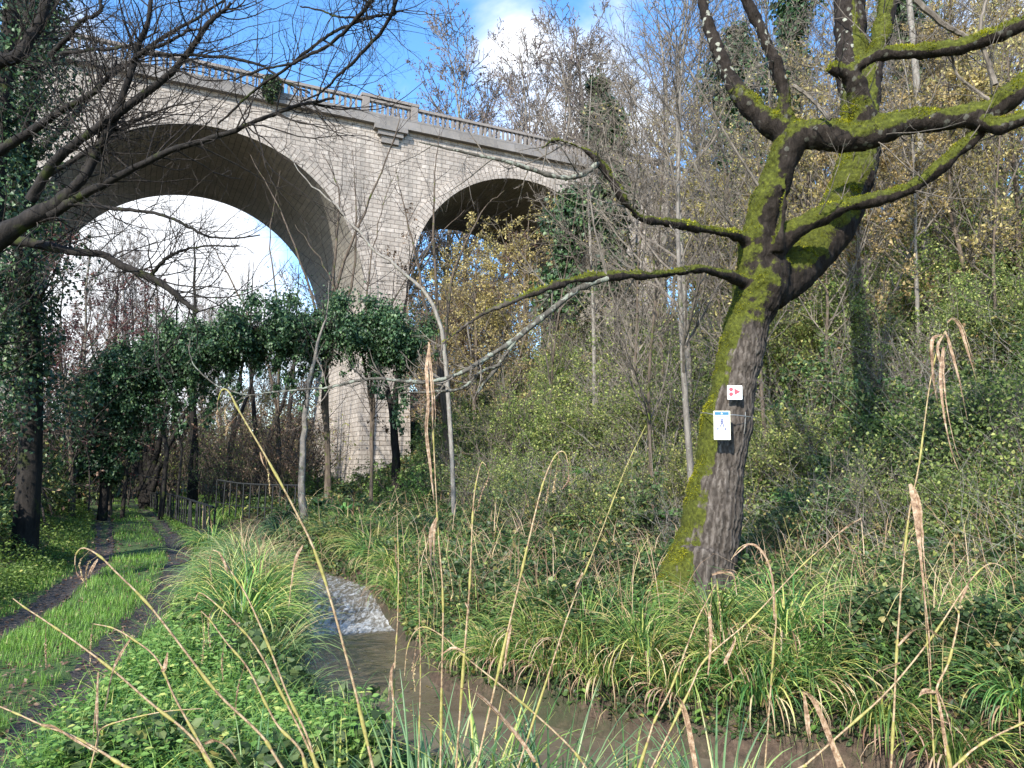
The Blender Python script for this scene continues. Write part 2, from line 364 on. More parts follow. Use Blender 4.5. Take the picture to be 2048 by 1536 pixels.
# ------------------------------------------------------------ terrain
PATH = smooth([(-3.5, 3.), (-4.15, 5.6), (-4.75, 7.6), (-5.5, 10.2), (-6.6, 13.2), (-7.9, 16.2), (-10.3, 20.7), (-13.5, 26.5), (-18, 34), (-24, 46)], 120)
# stream: x, y, half width, water level
STR = smooth([(-8.6, 24, .6, -.25), (-7.2, 19.5, .6, -.28), (-5.3, 16.2, .55, -.3), (-3.55, 13.7, .55, -.32), (-2.52, 11.6, .62, -.56), (-2.02, 9.9, .62, -.6), (-1.5, 8.15, .78, -.6), (-.5, 6.7, 1.02, -.6), (1.0, 5.65, 1.08, -.6), (2.6, 4.9, 1.2, -.6), (4.2, 3.6, 1.2, -.6), (6.2, 1.6, 1.2, -.6), (8, -2, 1.2, -.6)], 200)
def dist_poly(x, y, L):
    """distance, signed side (+ = left of travel), param"""
    x = np.asarray(x, float); sh = x.shape; x = x.ravel(); y = np.asarray(y, float).ravel()
    best = np.full(len(x), 1e9); side = np.zeros(len(x)); par = np.zeros(len(x))
    for i in range(len(L)-1):
        ax, ay = L[i, :2]; bx, by = L[i+1, :2]; dx, dy = bx-ax, by-ay; l2 = dx*dx+dy*dy
        t = np.clip(((x-ax)*dx+(y-ay)*dy)/l2, 0, 1); ex = x-ax-t*dx; ey = y-ay-t*dy; d = ex*ex+ey*ey
        m = d < best; best[m] = d[m]; side[m] = np.sign(dx*ey-dy*ex)[m]; par[m] = (i+t)[m]
    return np.sqrt(best).reshape(sh), side.reshape(sh), par.reshape(sh)
LP, LS = PATH[::4], STR[::4]
def hill_u(x, y): return (x-6.0)*.894+(y-8.0)*.447
def ground(x, y):
    x = np.asarray(x, float); y = np.asarray(y, float)
    dp, sp, _ = dist_poly(x, y, LP); ds, ss, ps = dist_poly(x, y, LS)
    z = .05*vnoise(x, y, .8, 1)
    u = hill_u(x, y)+.5*vnoise(x, y, .5, 2)
    hill = np.where(u > 0, .62*(np.sqrt(u*u+1.2)-1.1), 0)
    hill = 19*(1-np.exp(-hill/19*1.15))*1.05
    hill = hill*(.92+.08*vnoise(x, y, .25, 3)) + .18*vnoise(x, y, 1.3, 4)*sst(u, .5, 3)
    z = z + hill
    rightside = (ss > 0)
    z = z + np.where(rightside, .18*sst(ds, .6, 2.2), 0)
    left = (sp > 0)
    z = z + np.where(left, 5*(1-np.exp(-.42*np.maximum(0, dp-1.25)/5)), 0) + np.where(left, .15*vnoise(x, y, 1.1, 5)*sst(dp, 1.3, 3), 0)
    # ruts and crown
    for o in (-.72, .72):
        dd = np.abs(dp*sp-o); z = z - .055*np.exp(-(dd/.2)**2)
    hw = np.interp(ps, np.arange(len(LS)), LS[:, 2]); wl = np.interp(ps, np.arange(len(LS)), LS[:, 3])
    k = 1-sst(ds, hw-.15, hw+.42)
    z = z*(1-k) + (wl-.3)*k
    return z
def gz(x, y): return float(ground(np.array([x]), np.array([y]))[0])

def axis(a, b, c0, fine, coarse):
    out = [c0]; 
    while out[-1] < b: out.append(out[-1]+fine+coarse*max(0, abs(out[-1]-c0)-6)*.045)
    lo = [c0]
    while lo[0] > a: lo.insert(0, lo[0]-fine-coarse*max(0, abs(lo[0]-c0)-6)*.045)
    return np.array(lo[:-1]+out)
gx = axis(-420, 420, -2.0, .11, 1.0); gy = axis(-60, 700, 8.0, .11, 1.0)
GX, GY = np.meshgrid(gx, gy, indexing='ij'); GZ = ground(GX, GY)
idx = np.arange(GX.size).reshape(GX.shape)
F = np.stack([idx[:-1, :-1], idx[1:, :-1], idx[1:, 1:], idx[:-1, 1:]], -1).reshape(-1, 4)
dp, sp, _ = dist_poly(GX, GY, LP)
def soilmat():
    m, nt, b, out = newmat('leafy_soil')
    ob = nd(nt, 'ShaderNodeTexCoord').outputs['Object']
    n1 = nd(nt, 'ShaderNodeTexNoise', Vector=ob, Scale=.9, Detail=8.0, Roughness=.7)
    n2 = nd(nt, 'ShaderNodeTexNoise', Vector=ob, Scale=14.0, Detail=6.0, Roughness=.75)
    g = nd(nt, 'ShaderNodeAttribute', dict(attribute_name='turf')).outputs['Fac']
    c = ramp(nt, n2.outputs[0], [(.3, (.03, .02, .014)), (.5, (.075, .05, .033)), (.72, (.16, .11, .075))])
    c = mix(nt, ramp(nt, n1.outputs[0], [(.45, (0, 0, 0)), (.6, (.7,)*3)]), c, (.03, .045, .015))
    gr = ramp(nt, n2.outputs[0], [(.3, (.03, .06, .012)), (.7, (.08, .15, .03))])
    gf = mth(nt, 'MULTIPLY', g, ramp(nt, n1.outputs[0], [(.3, (.5,)*3), (.55, (1, 1, 1))]))
    c = mix(nt, gf, c, gr)
    setc(nt, b, c); b.inputs['Roughness'].default_value = .95
    bump(nt, b, n2.outputs[0], .9, .05)
    return m
M['soil'] = soilmat()
turf = 1-sst(dp*sp, 1.2, 2.2)
turf = turf*(1-sst(hill_u(GX, GY), -1, 1)); dst_, sst_, _ = dist_poly(GX, GY, LS); turf = turf*(sst_ < 0)*sst(dst_, .8, 1.6)
tag(mk('ground', np.stack([GX, GY, GZ], -1).reshape(-1, 3), [F], M['soil'], smooth=True, attrs={'turf': turf.ravel()}), kind='structure')

# muddy wheel ruts of the track, thin sheets 4 mm above the ground
def mudmat():
    m, nt, b, out = newmat('wet_mud')
    ob = nd(nt, 'ShaderNodeTexCoord').outputs['Object']
    n2 = nd(nt, 'ShaderNodeTexNoise', Vector=ob, Scale=9.0, Detail=8.0, Roughness=.75)
    n4 = nd(nt, 'ShaderNodeTexVoronoi', Vector=ob, Scale=26.0)
    c = ramp(nt, n2.outputs[0], [(.3, (.022, .018, .017)), (.55, (.06, .048, .042)), (.75, (.13, .11, .095))])
    c = mix(nt, ramp(nt, n4.outputs['Distance'], [(.06, (.6,)*3), (.16, (0, 0, 0))]), c, (.26, .23, .19))
    setc(nt, b, c); nt.links.new(ramp(nt, n2.outputs[0], [(.35, (.35,)*3), (.6, (.85,)*3)]), b.inputs['Roughness'])
    bump(nt, b, n2.outputs[0], 1.0, .05)
    return m
M['mud'] = mudmat()
acc = Acc()
P2 = smooth(PATH, 900); T2 = norm(np.gradient(P2, axis=0)); N2 = np.stack([-T2[:, 1], T2[:, 0]], 1)
for o in (-.72, .72):
    s = np.arange(len(P2)); cols = 7
    w1 = .2+.09*vnoise(P2[:, 0]*2.2, P2[:, 1]*2.2, 2.0, 20+int(o*10)); w2 = .2+.09*vnoise(P2[:, 0]*2.2, P2[:, 1]*2.2, 2.3, 30+int(o*10))
    w = np.linspace(0, 1, cols)[None]; d = o - w1[:, None]*(1-w) + w2[:, None]*w
    X = P2[:, 0:1]+N2[:, 0:1]*d; Yv = P2[:, 1:2]+N2[:, 1:2]*d; Z = ground(X, Yv)+.012
    ii = np.arange(X.size).reshape(X.shape)
    acc.add(np.stack([X, Yv, Z], -1).reshape(-1, 3), np.stack([ii[:-1, :-1], ii[1:, :-1], ii[1:, 1:], ii[:-1, 1:]], -1).reshape(-1, 4))
tag(acc.build('path', M['mud'], smooth=True), kind='structure')

# ------------------------------------------------------------ stream
def watermat():
    m, nt, b, out = newmat('muddy_water')
    ob = nd(nt, 'ShaderNodeTexCoord').outputs['Object']
    mp = nd(nt, 'ShaderNodeMapping', Vector=ob, Scale=(1, 1, 1), Rotation=(0, 0, R(25)))
    n = nd(nt, 'ShaderNodeTexNoise', Vector=mp.outputs[0], Scale=5.0, Detail=5.0, Roughness=.6, Distortion=1.2)
    n1 = nd(nt, 'ShaderNodeTexNoise', Vector=mp.outputs[0], Scale=1.4, Detail=3.0, Roughness=.5, Distortion=1.0)
    c = ramp(nt, n1.outputs[0], [(.3, (.1, .08, .055)), (.7, (.17, .14, .1))])
    setc(nt, b, c); b.inputs['Roughness'].default_value = .05; b.inputs['IOR'].default_value = 1.38
    bump(nt, b, n.outputs[0], .3, .03)
    return m
def foammat():
    m, nt, b, out = newmat('white_water')
    ob = nd(nt, 'ShaderNodeTexCoord').outputs['Object']
    n = nd(nt, 'ShaderNodeTexNoise', Vector=nd(nt, 'ShaderNodeMapping', Vector=ob, Scale=(1.6, .55, 1), Rotation=(0, 0, R(-28))).outputs[0], Scale=7.0, Detail=8.0, Roughness=.7, Distortion=1.2)
    g = nd(nt, 'ShaderNodeAttribute', dict(attribute_name='foam')).outputs['Fac']
    f = mth(nt, 'ADD', mth(nt, 'MULTIPLY', g, .62), mth(nt, 'MULTIPLY', mth(nt, 'SUBTRACT', n.outputs[0], .5), 3.4))
    c = mix(nt, ramp(nt, f, [(.25, (0, 0, 0)), (1.0, (1, 1, 1))]), (.15, .13, .1), (.6, .62, .64))
    setc(nt, b, c); b.inputs['Roughness'].default_value = .25
    bump(nt, b, n.outputs[0], .8, .06)
    return m
M['water'] = watermat(); M['foam'] = foammat()
SS = smooth(STR, 700); TT = norm(np.gradient(SS[:, :2], axis=0)); NN = np.stack([-TT[:, 1], TT[:, 0]], 1)
wc = np.linspace(-1, 1, 25)
hw = SS[:, 2:3]+.4
X = SS[:, 0:1]+NN[:, 0:1]*hw*wc; Yv = SS[:, 1:2]+NN[:, 1:2]*hw*wc
wl = SS[:, 3].copy()
tpos = SS[:, 1]
wl = np.where(tpos > 13.2, -.3, np.where(tpos < 11.5, -.6, -.6+.3*sst(tpos, 11.5, 13.2)))
Z = wl[:, None] + 0*X
fm = sst(tpos, 11.15, 11.3)*(1-.45*sst(tpos, 11.6, 12.6))*(1-sst(tpos, 13.8, 15.2))
Z = Z + (fm[:, None]*.022+.004)*vnoise(X*1.5, Yv*1.5, 5.0, 40) + (fm[:, None]*.014)*vnoise(X*4, Yv*4, 6.0, 41)
ii = np.arange(X.size).reshape(X.shape); FF = np.stack([ii[:-1, :-1], ii[1:, :-1], ii[1:, 1:], ii[:-1, 1:]], -1)
VV = np.stack([X, Yv, Z], -1).reshape(-1, 3)
isf = (fm > .02)[:-1]
tag(mk('stream_water', VV, [FF[~isf].reshape(-1, 4)], M['water'], smooth=True), kind='structure')
foam_o = mk('white_water', VV, [FF[isf].reshape(-1, 4)], M['foam'], smooth=True, attrs={'foam': np.repeat(fm, 25)})
tag(foam_o, kind='structure')
# drifting foam flecks on the brown water
acc = Acc(); n = 90
i = rng.integers(250, 640, n); o = rng.uniform(-.8, .8, n)
Pf = np.stack([SS[i, 0]+NN[i, 0]*SS[i, 2]*o, SS[i, 1]+NN[i, 1]*SS[i, 2]*o, np.full(n, -.585)], 1)
Pf = Pf[Pf[:, 1] < 11.2]
for p in Pf:
    r0 = rng.uniform(.004, .018); a = np.linspace(0, 6.28, 7)[:-1]
    acc.add(np.stack([p[0]+r0*np.cos(a)*rng.uniform(.7, 2), p[1]+r0*np.sin(a), np.full(6, p[2]+.006)], 1), [[0, 1, 2, 3, 4, 5]])
tag(acc.build('foam_flecks', M['foam']), kind='stuff', label='flecks of foam drifting on the brown stream')

acc = Acc(); n = 150; i = rng.integers(300, 640, n); o = np.clip(rng.normal(size=n)*.7, -.95, .95); Pf = np.stack([SS[i, 0]+NN[i, 0]*SS[i, 2]*o, SS[i, 1]+NN[i, 1]*SS[i, 2]*o, np.full(n, -.588)], 1); Pf = Pf[Pf[:, 1] < 11]
leaves(acc, Pf, rng.normal(size=(len(Pf), 3))*[1, 1, .02], .045*rng.uniform(.5, 1.2, len(Pf)), 'ovate', .7, tilt=.05); tag(acc.build('floating_leaves', M['yellow']), 'small leaves floating on the brown stream', kind='stuff')

# ------------------------------------------------------------ viaduct
PHI, Y0, WID = 1.103, 43.631, 11.12
DV = np.array([math.sin(PHI), math.cos(PHI), 0]); NV = np.array([-math.cos(PHI), math.sin(PHI), 0]); ZV = np.array([0, 0, 1.])
def bp(t, n, z): return np.array([0, Y0, 0]) + np.asarray(t)[..., None]*DV + np.asarray(n)[..., None]*NV + np.asarray(z)[..., None]*ZV
ARCH = [(-52.2, 7.6, 9.3), (-34.5, 7.7, 9.1), (-16.82, 7.89, 8.81), (.86, 7.28, 9.75), (18.5, 7.3, 9.75)]
ARCH = [(a, r, c+CAMZ) for a, r, c in ARCH]
ZS = 8.6+CAMZ; ZT = 18.55+CAMZ
via = empty('stone_viaduct', bp(np.array(-7.7), np.array(0.), np.array(0.)), 'pale coursed stone railway viaduct with tall round arches crossing the valley', 'viaduct')
PIERT = [(-62.5, ARCH[0][0]-ARCH[0][1])] + [(ARCH[i][0]+ARCH[i][1], ARCH[i+1][0]-ARCH[i+1][1]) for i in range(4)] + [(ARCH[4][0]+ARCH[4][1], 45)]
def wallmesh(nn, flip):
    acc = Acc()
    def col(ts, zb):
        ts = np.asarray(ts); n_ = len(ts); V = np.concatenate([bp(ts, np.full(n_, nn), zb), bp(ts, np.full(n_, nn), np.full(n_, ZT))])
        uv = np.concatenate([np.stack([ts, zb], 1), np.stack([ts, np.full(n_, ZT)], 1)])
        i = np.arange(n_-1); Fq = np.stack([i, i+1, i+1+n_, i+n_], 1)
        if flip: Fq = Fq[:, ::-1]
        acc.add(V, Fq, None, uv)
    for a, b_ in PIERT: col([a, b_], np.array([ZS, ZS]))
    for tc_, r, zc in ARCH:
        th = np.linspace(math.pi, 0, 61); col(tc_+r*np.cos(th), zc+r*np.sin(th))
        # little vertical jambs between pier head and springing are part of the barrel
    return acc
wallmesh(0., False).build('spandrel_wall', M['stone'], via, uv=True)
wallmesh(WID, True).build('spandrel_wall', M['stone'], via, uv=True)
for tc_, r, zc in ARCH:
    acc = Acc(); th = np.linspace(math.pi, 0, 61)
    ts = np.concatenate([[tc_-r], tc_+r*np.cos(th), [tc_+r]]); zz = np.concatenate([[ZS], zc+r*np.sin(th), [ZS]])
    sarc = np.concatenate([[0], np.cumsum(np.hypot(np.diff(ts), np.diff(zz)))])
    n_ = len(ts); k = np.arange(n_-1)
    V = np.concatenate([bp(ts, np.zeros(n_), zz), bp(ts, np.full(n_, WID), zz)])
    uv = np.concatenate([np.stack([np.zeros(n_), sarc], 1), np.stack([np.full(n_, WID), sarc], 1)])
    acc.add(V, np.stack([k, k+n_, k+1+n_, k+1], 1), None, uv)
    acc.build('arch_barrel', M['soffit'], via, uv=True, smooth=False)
    # ring of arch stones, 4 cm proud
    acc = Acc(); ro = r+.75; nth = 61; th = np.linspace(math.pi, 0, nth)
    rows = [(r, .001), (r, -.04), (ro, -.04), (ro, .001)]
    V = np.concatenate([bp(tc_+q*np.cos(th), np.full(nth, n0), zc+q*np.sin(th)) for q, n0 in rows])
    uvr = np.concatenate([np.stack([np.full(nth, q-r+abs(n0)), th*r], 1) for q, n0 in rows])
    k = np.arange(nth-1)
    for j in range(3): acc.add(V, np.stack([k+j*nth, k+1+j*nth, k+1+(j+1)*nth, k+(j+1)*nth], 1), None, uvr)
    acc.build('arch_ring', M['stone'], via, uv=True)
for a, b_ in PIERT[1:5]:
    acc = Acc(); ext = .3
    lv = [(ZS, 0.), (-3.0, ext)]
    c_ = []
    for z, e in lv:
        for (t, n0) in ((a-e, -e), (b_+e, -e), (b_+e, WID+e), (a-e, WID+e)): c_.append(bp(np.array(t), np.array(n0), np.array(z)))
    c_ = np.array(c_)
    for i0, i1, u0, u1 in ((0, 1, a, b_), (1, 2, 0, WID), (2, 3, b_, a), (3, 0, WID, 0)):
        acc.add(c_[[i0, i1, i1+4, i0+4]], [[0, 3, 2, 1]], None, np.array([[u0, ZS], [u1, ZS], [u1, -3.0], [u0, -3.0]]))
    acc.build('pier', M['stone'], via, uv=True)
    # corbelled pilaster head over the pier
    acc = Acc()
    for hw_, zt, zb, pr_ in ((.95, 0, .28, .2), (.72, .28, .55, .14), (.5, .55, .95, .08)): box(acc, bp(np.array((a+b_)/2), np.array(-pr_), np.array(ZT-(zt+zb)/2-.001)), DV, NV, ZV, hw_, pr_, (zb-zt)/2)
    acc.build('pilaster_head', M['cope'], via)
def bar(t0, t1, n0, n1, z0, z1, name, mat, par):
    acc = Acc(); box(acc, bp(np.array((t0+t1)/2), np.array((n0+n1)/2), np.array((z0+z1)/2)), DV, NV, ZV, (t1-t0)/2, (n1-n0)/2, (z1-z0)/2)
    V = np.concatenate(acc.V); acc.uv = [np.stack([V@DV, V[:, 2]], 1)]
    return acc.build(name, mat, par, uv=True)
for n0, sgn in ((0, -1), (WID, 1)):
    a, b_ = sorted((n0+sgn*.32, n0-sgn*.35)); bar(-62, 45, a, b_, ZT, ZT+.2, 'cornice', M['cope'], via)
    a, b_ = sorted((n0+sgn*.18, n0-sgn*.25)); bar(-62, 45, a, b_, ZT+.2, ZT+.66, 'parapet_plinth', M['cope'], via)
bar(-62, 45, .35, WID-.35, ZT-.1, ZT+.3, 'deck', M['cope'], via)
ZB = ZT+.66; ZR = 20.0+CAMZ
for n0, vis in ((0., True), (WID, False)):
    bal = bar(-62, 45, n0-.13, n0+.13, ZR-.15, ZR, 'balustrade', M['balu'], via)
    posts = Acc(); cops = Acc()
    pt = []
    for a, b_ in PIERT[1:5]:
        for t in (a-.15, b_+.15):
            posts = Acc(); box(posts, bp(np.array(t), np.array(n0), np.array((ZB+ZR+.08)/2)), DV, NV, ZV, .2, .17, (ZR+.08-ZB)/2); posts.build('parapet_post', M['balu'], bal, local=False)
        cops = Acc(); box(cops, bp(np.array((a+b_)/2), np.array(n0), np.array(ZR+.13)), DV, NV, ZV, (b_-a)/2+.42, .2, .08); cops.build('coping_block', M['balu'], bal, local=False)
        pt += [a-.15, b_+.15]
    for o in bal.children: o.matrix_parent_inverse.identity()
    ts = np.arange(-45, 30, .3); ts = np.array([t for t in ts if min(abs(t-p) for p in pt) > .28])
    # turned-square concrete baluster: narrow waist
    H = ZR-.15-ZB
    prof = [(0, .085), (.06, .085), (.12, .05), (.5, .065), (.88, .05), (.94, .085), (1, .085)]
    V = []
    for h_, w_ in prof:
        for sx, sy in ((-1, -1), (1, -1), (1, 1), (-1, 1)): V.append((sx*w_*DV + sy*w_*NV + ZV*h_*H))
    V = np.array(V); k = len(prof); Fq = np.array([[r_*4+c, r_*4+(c+1) % 4, (r_+1)*4+(c+1) % 4, (r_+1)*4+c] for r_ in range(k-1) for c in range(4)])
    def pxof(t):
        p = bp(np.array(t), np.array(n0), np.array(ZR)); return p[0]/p[1]
    order = sorted(range(len(ts)), key=lambda i: 0 if (vis and -27 < ts[i] < 8) else 1)
    ind = [i for i in order if vis and -26.5 < ts[i] < 3.3][:100]
    rest = [i for i in range(len(ts)) if i not in set(ind)]
    base_me = None
    for i in ind:
        loc = bp(np.array(ts[i]), np.array(n0), np.array(ZB)) - np.array(via.location)
        if base_me is None:
            ob = mk('baluster', V, [Fq], M['balu'], bal, local=False); base_me = ob.data
        else:
            ob = bpy.data.objects.new('baluster', base_me); COL.objects.link(ob); ob.parent = bal
        ob.location = tuple(loc)
    acc = Acc()
    for i in rest: acc.add(V + bp(np.array(ts[i]), np.array(n0), np.array(ZB)), Fq)
    o = acc.build('baluster_row', M['balu'], bal, local=False); tag(o, kind='stuff')
    for o in list(bal.children):
        if o.name.startswith(('baluster_row', 'parapet_post', 'coping_block')): o.location = tuple(-np.array(via.location))

# ------------------------------------------------------------ the mossy tree with the two signs
def traced(pts, n):
    """pts: (px, py, depth, half width px) -> positions and radii"""
    P = []
    for q in pts:
        p = at(q[0], q[1], q[2]); P.append([*p, q[3]/FPX*q[2]])
    P = smooth(P, n); return P[:, :3], np.maximum(P[:, 3], .002)
HT = 9.0
LIMBS = {
 'trunk': [(1385, 1235, 9, 82), (1400, 1160, 9, 70), (1417, 1080, 9, 60), (1432, 980, 9, 52), (1446, 890, 9, 49), (1462, 800, 9, 46), (1478, 720, 9, 43), (1498, 640, 9, 44), (1520, 575, 9, 50), (1540, 520, 9, 46)],
 'front': [(1518, 600, 9, 40), (1512, 520, 8.9, 36), (1522, 440, 8.8, 34), (1546, 375, 8.7, 31), (1566, 320, 8.6, 30), (1590, 275, 8.5, 30), (1629, 268, 8.45, 31), (1680, 275, 8.4, 32), (1725, 272, 8.35, 32), (1765, 258, 8.3, 29), (1811, 245, 8.3, 26), (1870, 240, 8.2, 24), (1925, 234, 8.1, 24), (1976, 224, 8, 25), (2012, 200, 7.9, 24), (2050, 170, 7.8, 24), (2120, 120, 7.7, 22), (2230, 60, 7.6, 18), (2350, 30, 7.4, 14), (2480, -60, 7.3, 9), (2590, -170, 7.2, 4)],
 'lower_right': [(1960, 240, 8.0, 16), (2000, 252, 7.9, 16), (2050, 236, 7.8, 15), (2130, 210, 7.7, 14), (2260, 150, 7.5, 11), (2390, 130, 7.3, 8), (2520, 60, 7.1, 4)],
 'long': [(1540, 520, 8.9, 26), (1562, 480, 8.8, 24), (1600, 452, 8.7, 21), (1650, 428, 8.6, 18), (1702, 408, 8.5, 15), (1775, 394, 8.4, 14), (1830, 370, 8.3, 13), (1884, 332, 8.2, 14), (1925, 294, 8.15, 14), (1965, 262, 8.1, 12)],
 'upleft': [(1575, 262, 8.55, 28), (1537, 246, 8.55, 26), (1501, 212, 8.6, 22), (1464, 164, 8.65, 17), (1438, 106, 8.7, 14), (1416, 47, 8.75, 13), (1405, -5, 8.8, 12), (1390, -80, 8.9, 11), (1350, -230, 9, 9), (1330, -400, 9.1, 5), (1290, -520, 9.2, 3)],
 'upmid': [(1578, 258, 8.5, 18), (1570, 225, 8.45, 15), (1567, 180, 8.4, 13), (1548, 120, 8.35, 12), (1521, 58, 8.3, 12), (1493, 0, 8.3, 11), (1462, -70, 8.2, 10), (1440, -220, 8.1, 8), (1400, -380, 8, 4)],
 'vert': [(1735, 265, 8.35, 30), (1724, 225, 8.3, 25), (1716, 190, 8.25, 22), (1704, 158, 8.2, 20), (1682, 144, 8.15, 15), (1656, 134, 8.1, 12)],
 'ret': [(1700, 150, 8.2, 16), (1722, 128, 8.1, 13), (1756, 110, 8.05, 12), (1811, 105, 8, 14), (1884, 99, 7.9, 16), (1945, 86, 7.8, 17), (2000, 66, 7.7, 17), (2060, 42, 7.6, 16), (2140, 10, 7.5, 14), (2260, -60, 7.4, 11), (2370, -160, 7.3, 8), (2450, -280, 7.2, 4)],
 'rear': [(1530, 590, 9.1, 44), (1575, 545, 9.3, 50), (1630, 495, 9.5, 50), (1672, 440, 9.6, 44), (1700, 375, 9.7, 42), (1722, 300, 9.8, 36), (1734, 220, 9.9, 26), (1744, 150, 9.95, 19), (1760, 80, 10, 18), (1776, 10, 10.1, 18), (1790, -70, 10.2, 17), (1840, -260, 10.5, 17), (1860, -450, 10.7, 11), (1920, -640, 10.9, 5)],
 'rear_up': [(1722, 300, 9.8, 34), (1716, 220, 9.95, 33), (1706, 140, 10.2, 33), (1700, 50, 10.4, 32), (1696, -80, 10.5, 31), (1670, -280, 10.5, 26), (1690, -480, 10.7, 17), (1650, -700, 10.9, 7)],
 'b1': [(1500, 572, 8.95, 16), (1470, 556, 8.7, 13), (1432, 545, 8.4, 10), (1399, 538, 8.2, 9), (1350, 545, 8, 8.5), (1300, 551, 7.8, 8.5), (1249, 551, 7.6, 9), (1200, 554, 7.5, 9), (1147, 560, 7.4, 7.5), (1096, 575, 7.3, 7), (1027, 601, 7.2, 6.5), (959, 632, 7.1, 5.5), (908, 669, 7, 4.5), (871, 699, 6.95, 3)],
 'b2': [(1215, 556, 7.5, 7), (1170, 572, 7.45, 7), (1147, 585, 7.4, 7), (1096, 626, 7.3, 6.5), (1058, 656, 7.25, 6.5), (1027, 681, 7.2, 6), (976, 714, 7.15, 5), (925, 745, 7.1, 4.5), (872, 761, 7.05, 4), (819, 764, 7, 3.6), (754, 757, 6.9, 3.4), (702, 764, 6.85, 3), (661, 775, 6.8, 2.6), (632, 777, 6.8, 2.3), (547, 784, 6.7, 1.8), (496, 790, 6.65, 1.6), (437, 772, 6.6, 1.4), (395, 738, 6.6, 1.2), (379, 706, 6.6, 1), (381, 674, 6.6, .8)],
 'b2b': [(1035, 676, 7.2, 4.5), (1012, 708, 7.2, 4), (993, 736, 7.2, 4), (972, 762, 7.2, 3.2), (952, 788, 7.2, 2)],
 'b2c': [(1000, 730, 7.18, 3), (960, 745, 7.15, 3), (925, 776, 7.1, 3), (870, 783, 7.05, 2.6), (800, 786, 7, 1.8)],
 'b3': [(1505, 490, 8.9, 18), (1478, 474, 8.7, 12), (1457, 467, 8.5, 10), (1391, 456, 8.2, 8.5), (1336, 445, 8, 8), (1285, 438, 7.8, 8), (1268, 425, 7.7, 7.5), (1249, 400, 7.6, 7.5), (1208, 337, 7.5, 7.5), (1174, 303, 7.4, 6), (1133, 285, 7.3, 5), (1106, 282, 7.25, 4), (1076, 302, 7.2, 3)],
 'b3b': [(1197, 326, 7.45, 5), (1175, 344, 7.4, 5.5), (1154, 353, 7.35, 5.5), (1113, 354, 7.3, 5), (1061, 338, 7.2, 4.5), (1010, 322, 7.1, 4), (942, 308, 7, 3), (839, 284, 6.9, 1.8)],
 'stub': [(1556, 500, 8.7, 13), (1560, 470, 8.6, 9), (1566, 430, 8.55, 6), (1570, 385, 8.5, 3.5), (1572, 350, 8.5, 2)],
 'root_left': [(1400, 1080, 9, 45), (1365, 1150, 8.95, 42), (1335, 1215, 8.9, 34), (1305, 1270, 8.8, 25)],
 'root_right': [(1432, 1060, 9, 38), (1440, 1150, 9, 32), (1452, 1230, 8.95, 24), (1470, 1280, 8.9, 16)],
 'root_mid': [(1400, 1100, 8.85, 40), (1392, 1200, 8.75, 40), (1392, 1290, 8.7, 30)],
 'up_right': [(1800, 70, 8, 7), (1850, 120, 8, 6), (1840, 0, 8, 4)],
}
del LIMBS['up_right']
tb = at(1395, 1235, 9.0)
hero = empty('mossy_tree', (tb[0], tb[1], gz(tb[0], tb[1])), 'thick mossy tree with a leaning ridged trunk, forked limbs and two trail signs', 'tree')
acc = Acc(); THIN = ('b2', 'b2b', 'b2c', 'b1', 'b3', 'b3b')
for k, pts in LIMBS.items():
    if k in ('b2', 'b2b', 'b2c', 'b3b'): continue
    Pp, Rp = traced(pts, max(12, len(pts)*7))
    Rp = Rp*(1+.05*np.sin(np.arange(len(Rp))*.45+len(k)) + .02*rng.normal(size=len(Rp)))
    tubes(acc, Pp, Rp, 14, cap=True)
tmp = acc.build('trunk', None)
md = tmp.modifiers.new('r', 'REMESH'); md.mode = 'VOXEL'; md.voxel_size = .021; md.use_smooth_shade = True
sm = tmp.modifiers.new('s', 'SMOOTH'); sm.factor = .5; sm.iterations = 4
dg = bpy.context.evaluated_depsgraph_get(); me = bpy.data.meshes.new_from_object(tmp.evaluated_get(dg)); 
bpy.data.objects.remove(tmp)
nv = len(me.vertices); co = np.empty(nv*3, np.float32); me.vertices.foreach_get('co', co); co = co.reshape(-1, 3)
no = np.empty(nv*3, np.float32); me.vertices.foreach_get('normal', no); no = no.reshape(-1, 3)
# coarse lumps and bark ridges carved in real geometry
TRK, _ = traced(LIMBS['trunk'], 60)
ci = np.clip(np.interp(co[:, 2], TRK[:, 2], np.arange(60)), 0, 59).astype(int)
ang = np.arctan2(co[:, 1]-TRK[ci, 1], co[:, 0]-TRK[ci, 0])
ztr = co[:, 2]
ontr = 1-sst(ztr, 3.4, 4.3)
mossside = sst(-no[:, 0]*1.0 + .45*(1-sst(co[:, 2], .2, 1.1)) + .4*vnoise(co[:, 0]*3+co[:, 1]*3, co[:, 2]*1.6, 1.8, 8), .38, .72)*(1-.75*sst(vnoise(co[:, 0]*5+co[:, 1]*5, co[:, 2]*2.5, 2.0, 77), .45, .8))
sag = .45*np.sin(ang*2.0+ztr*.4)+.3*np.sin(ztr*2.1+ang)
ridge = np.abs(((ang*15 + sag*2 + 1.5*vnoise(ang*4, ztr*5, 2.2, 9)) / math.pi) % 1 - .5)*2
ridge = sst(ridge, .15, .6)
upn = no[:, 2]
hi = sst(ztr, 3.0, 3.9)
hi2 = sst(ztr, 5.2, 5.9)
moss = np.clip(mossside*(1-hi) + hi*sst(upn*.9 - no[:, 0]*.25 + .45*vnoise(co[:, 0]*2.2, co[:, 2]*2.2+co[:, 1], 2.0, 10), -.3, .25)*(.55+.45*sst(vnoise(co[:, 0]*4+co[:, 1]*4, co[:, 2]*4, 1.7, 78), -.5, .1)), 0, 1)
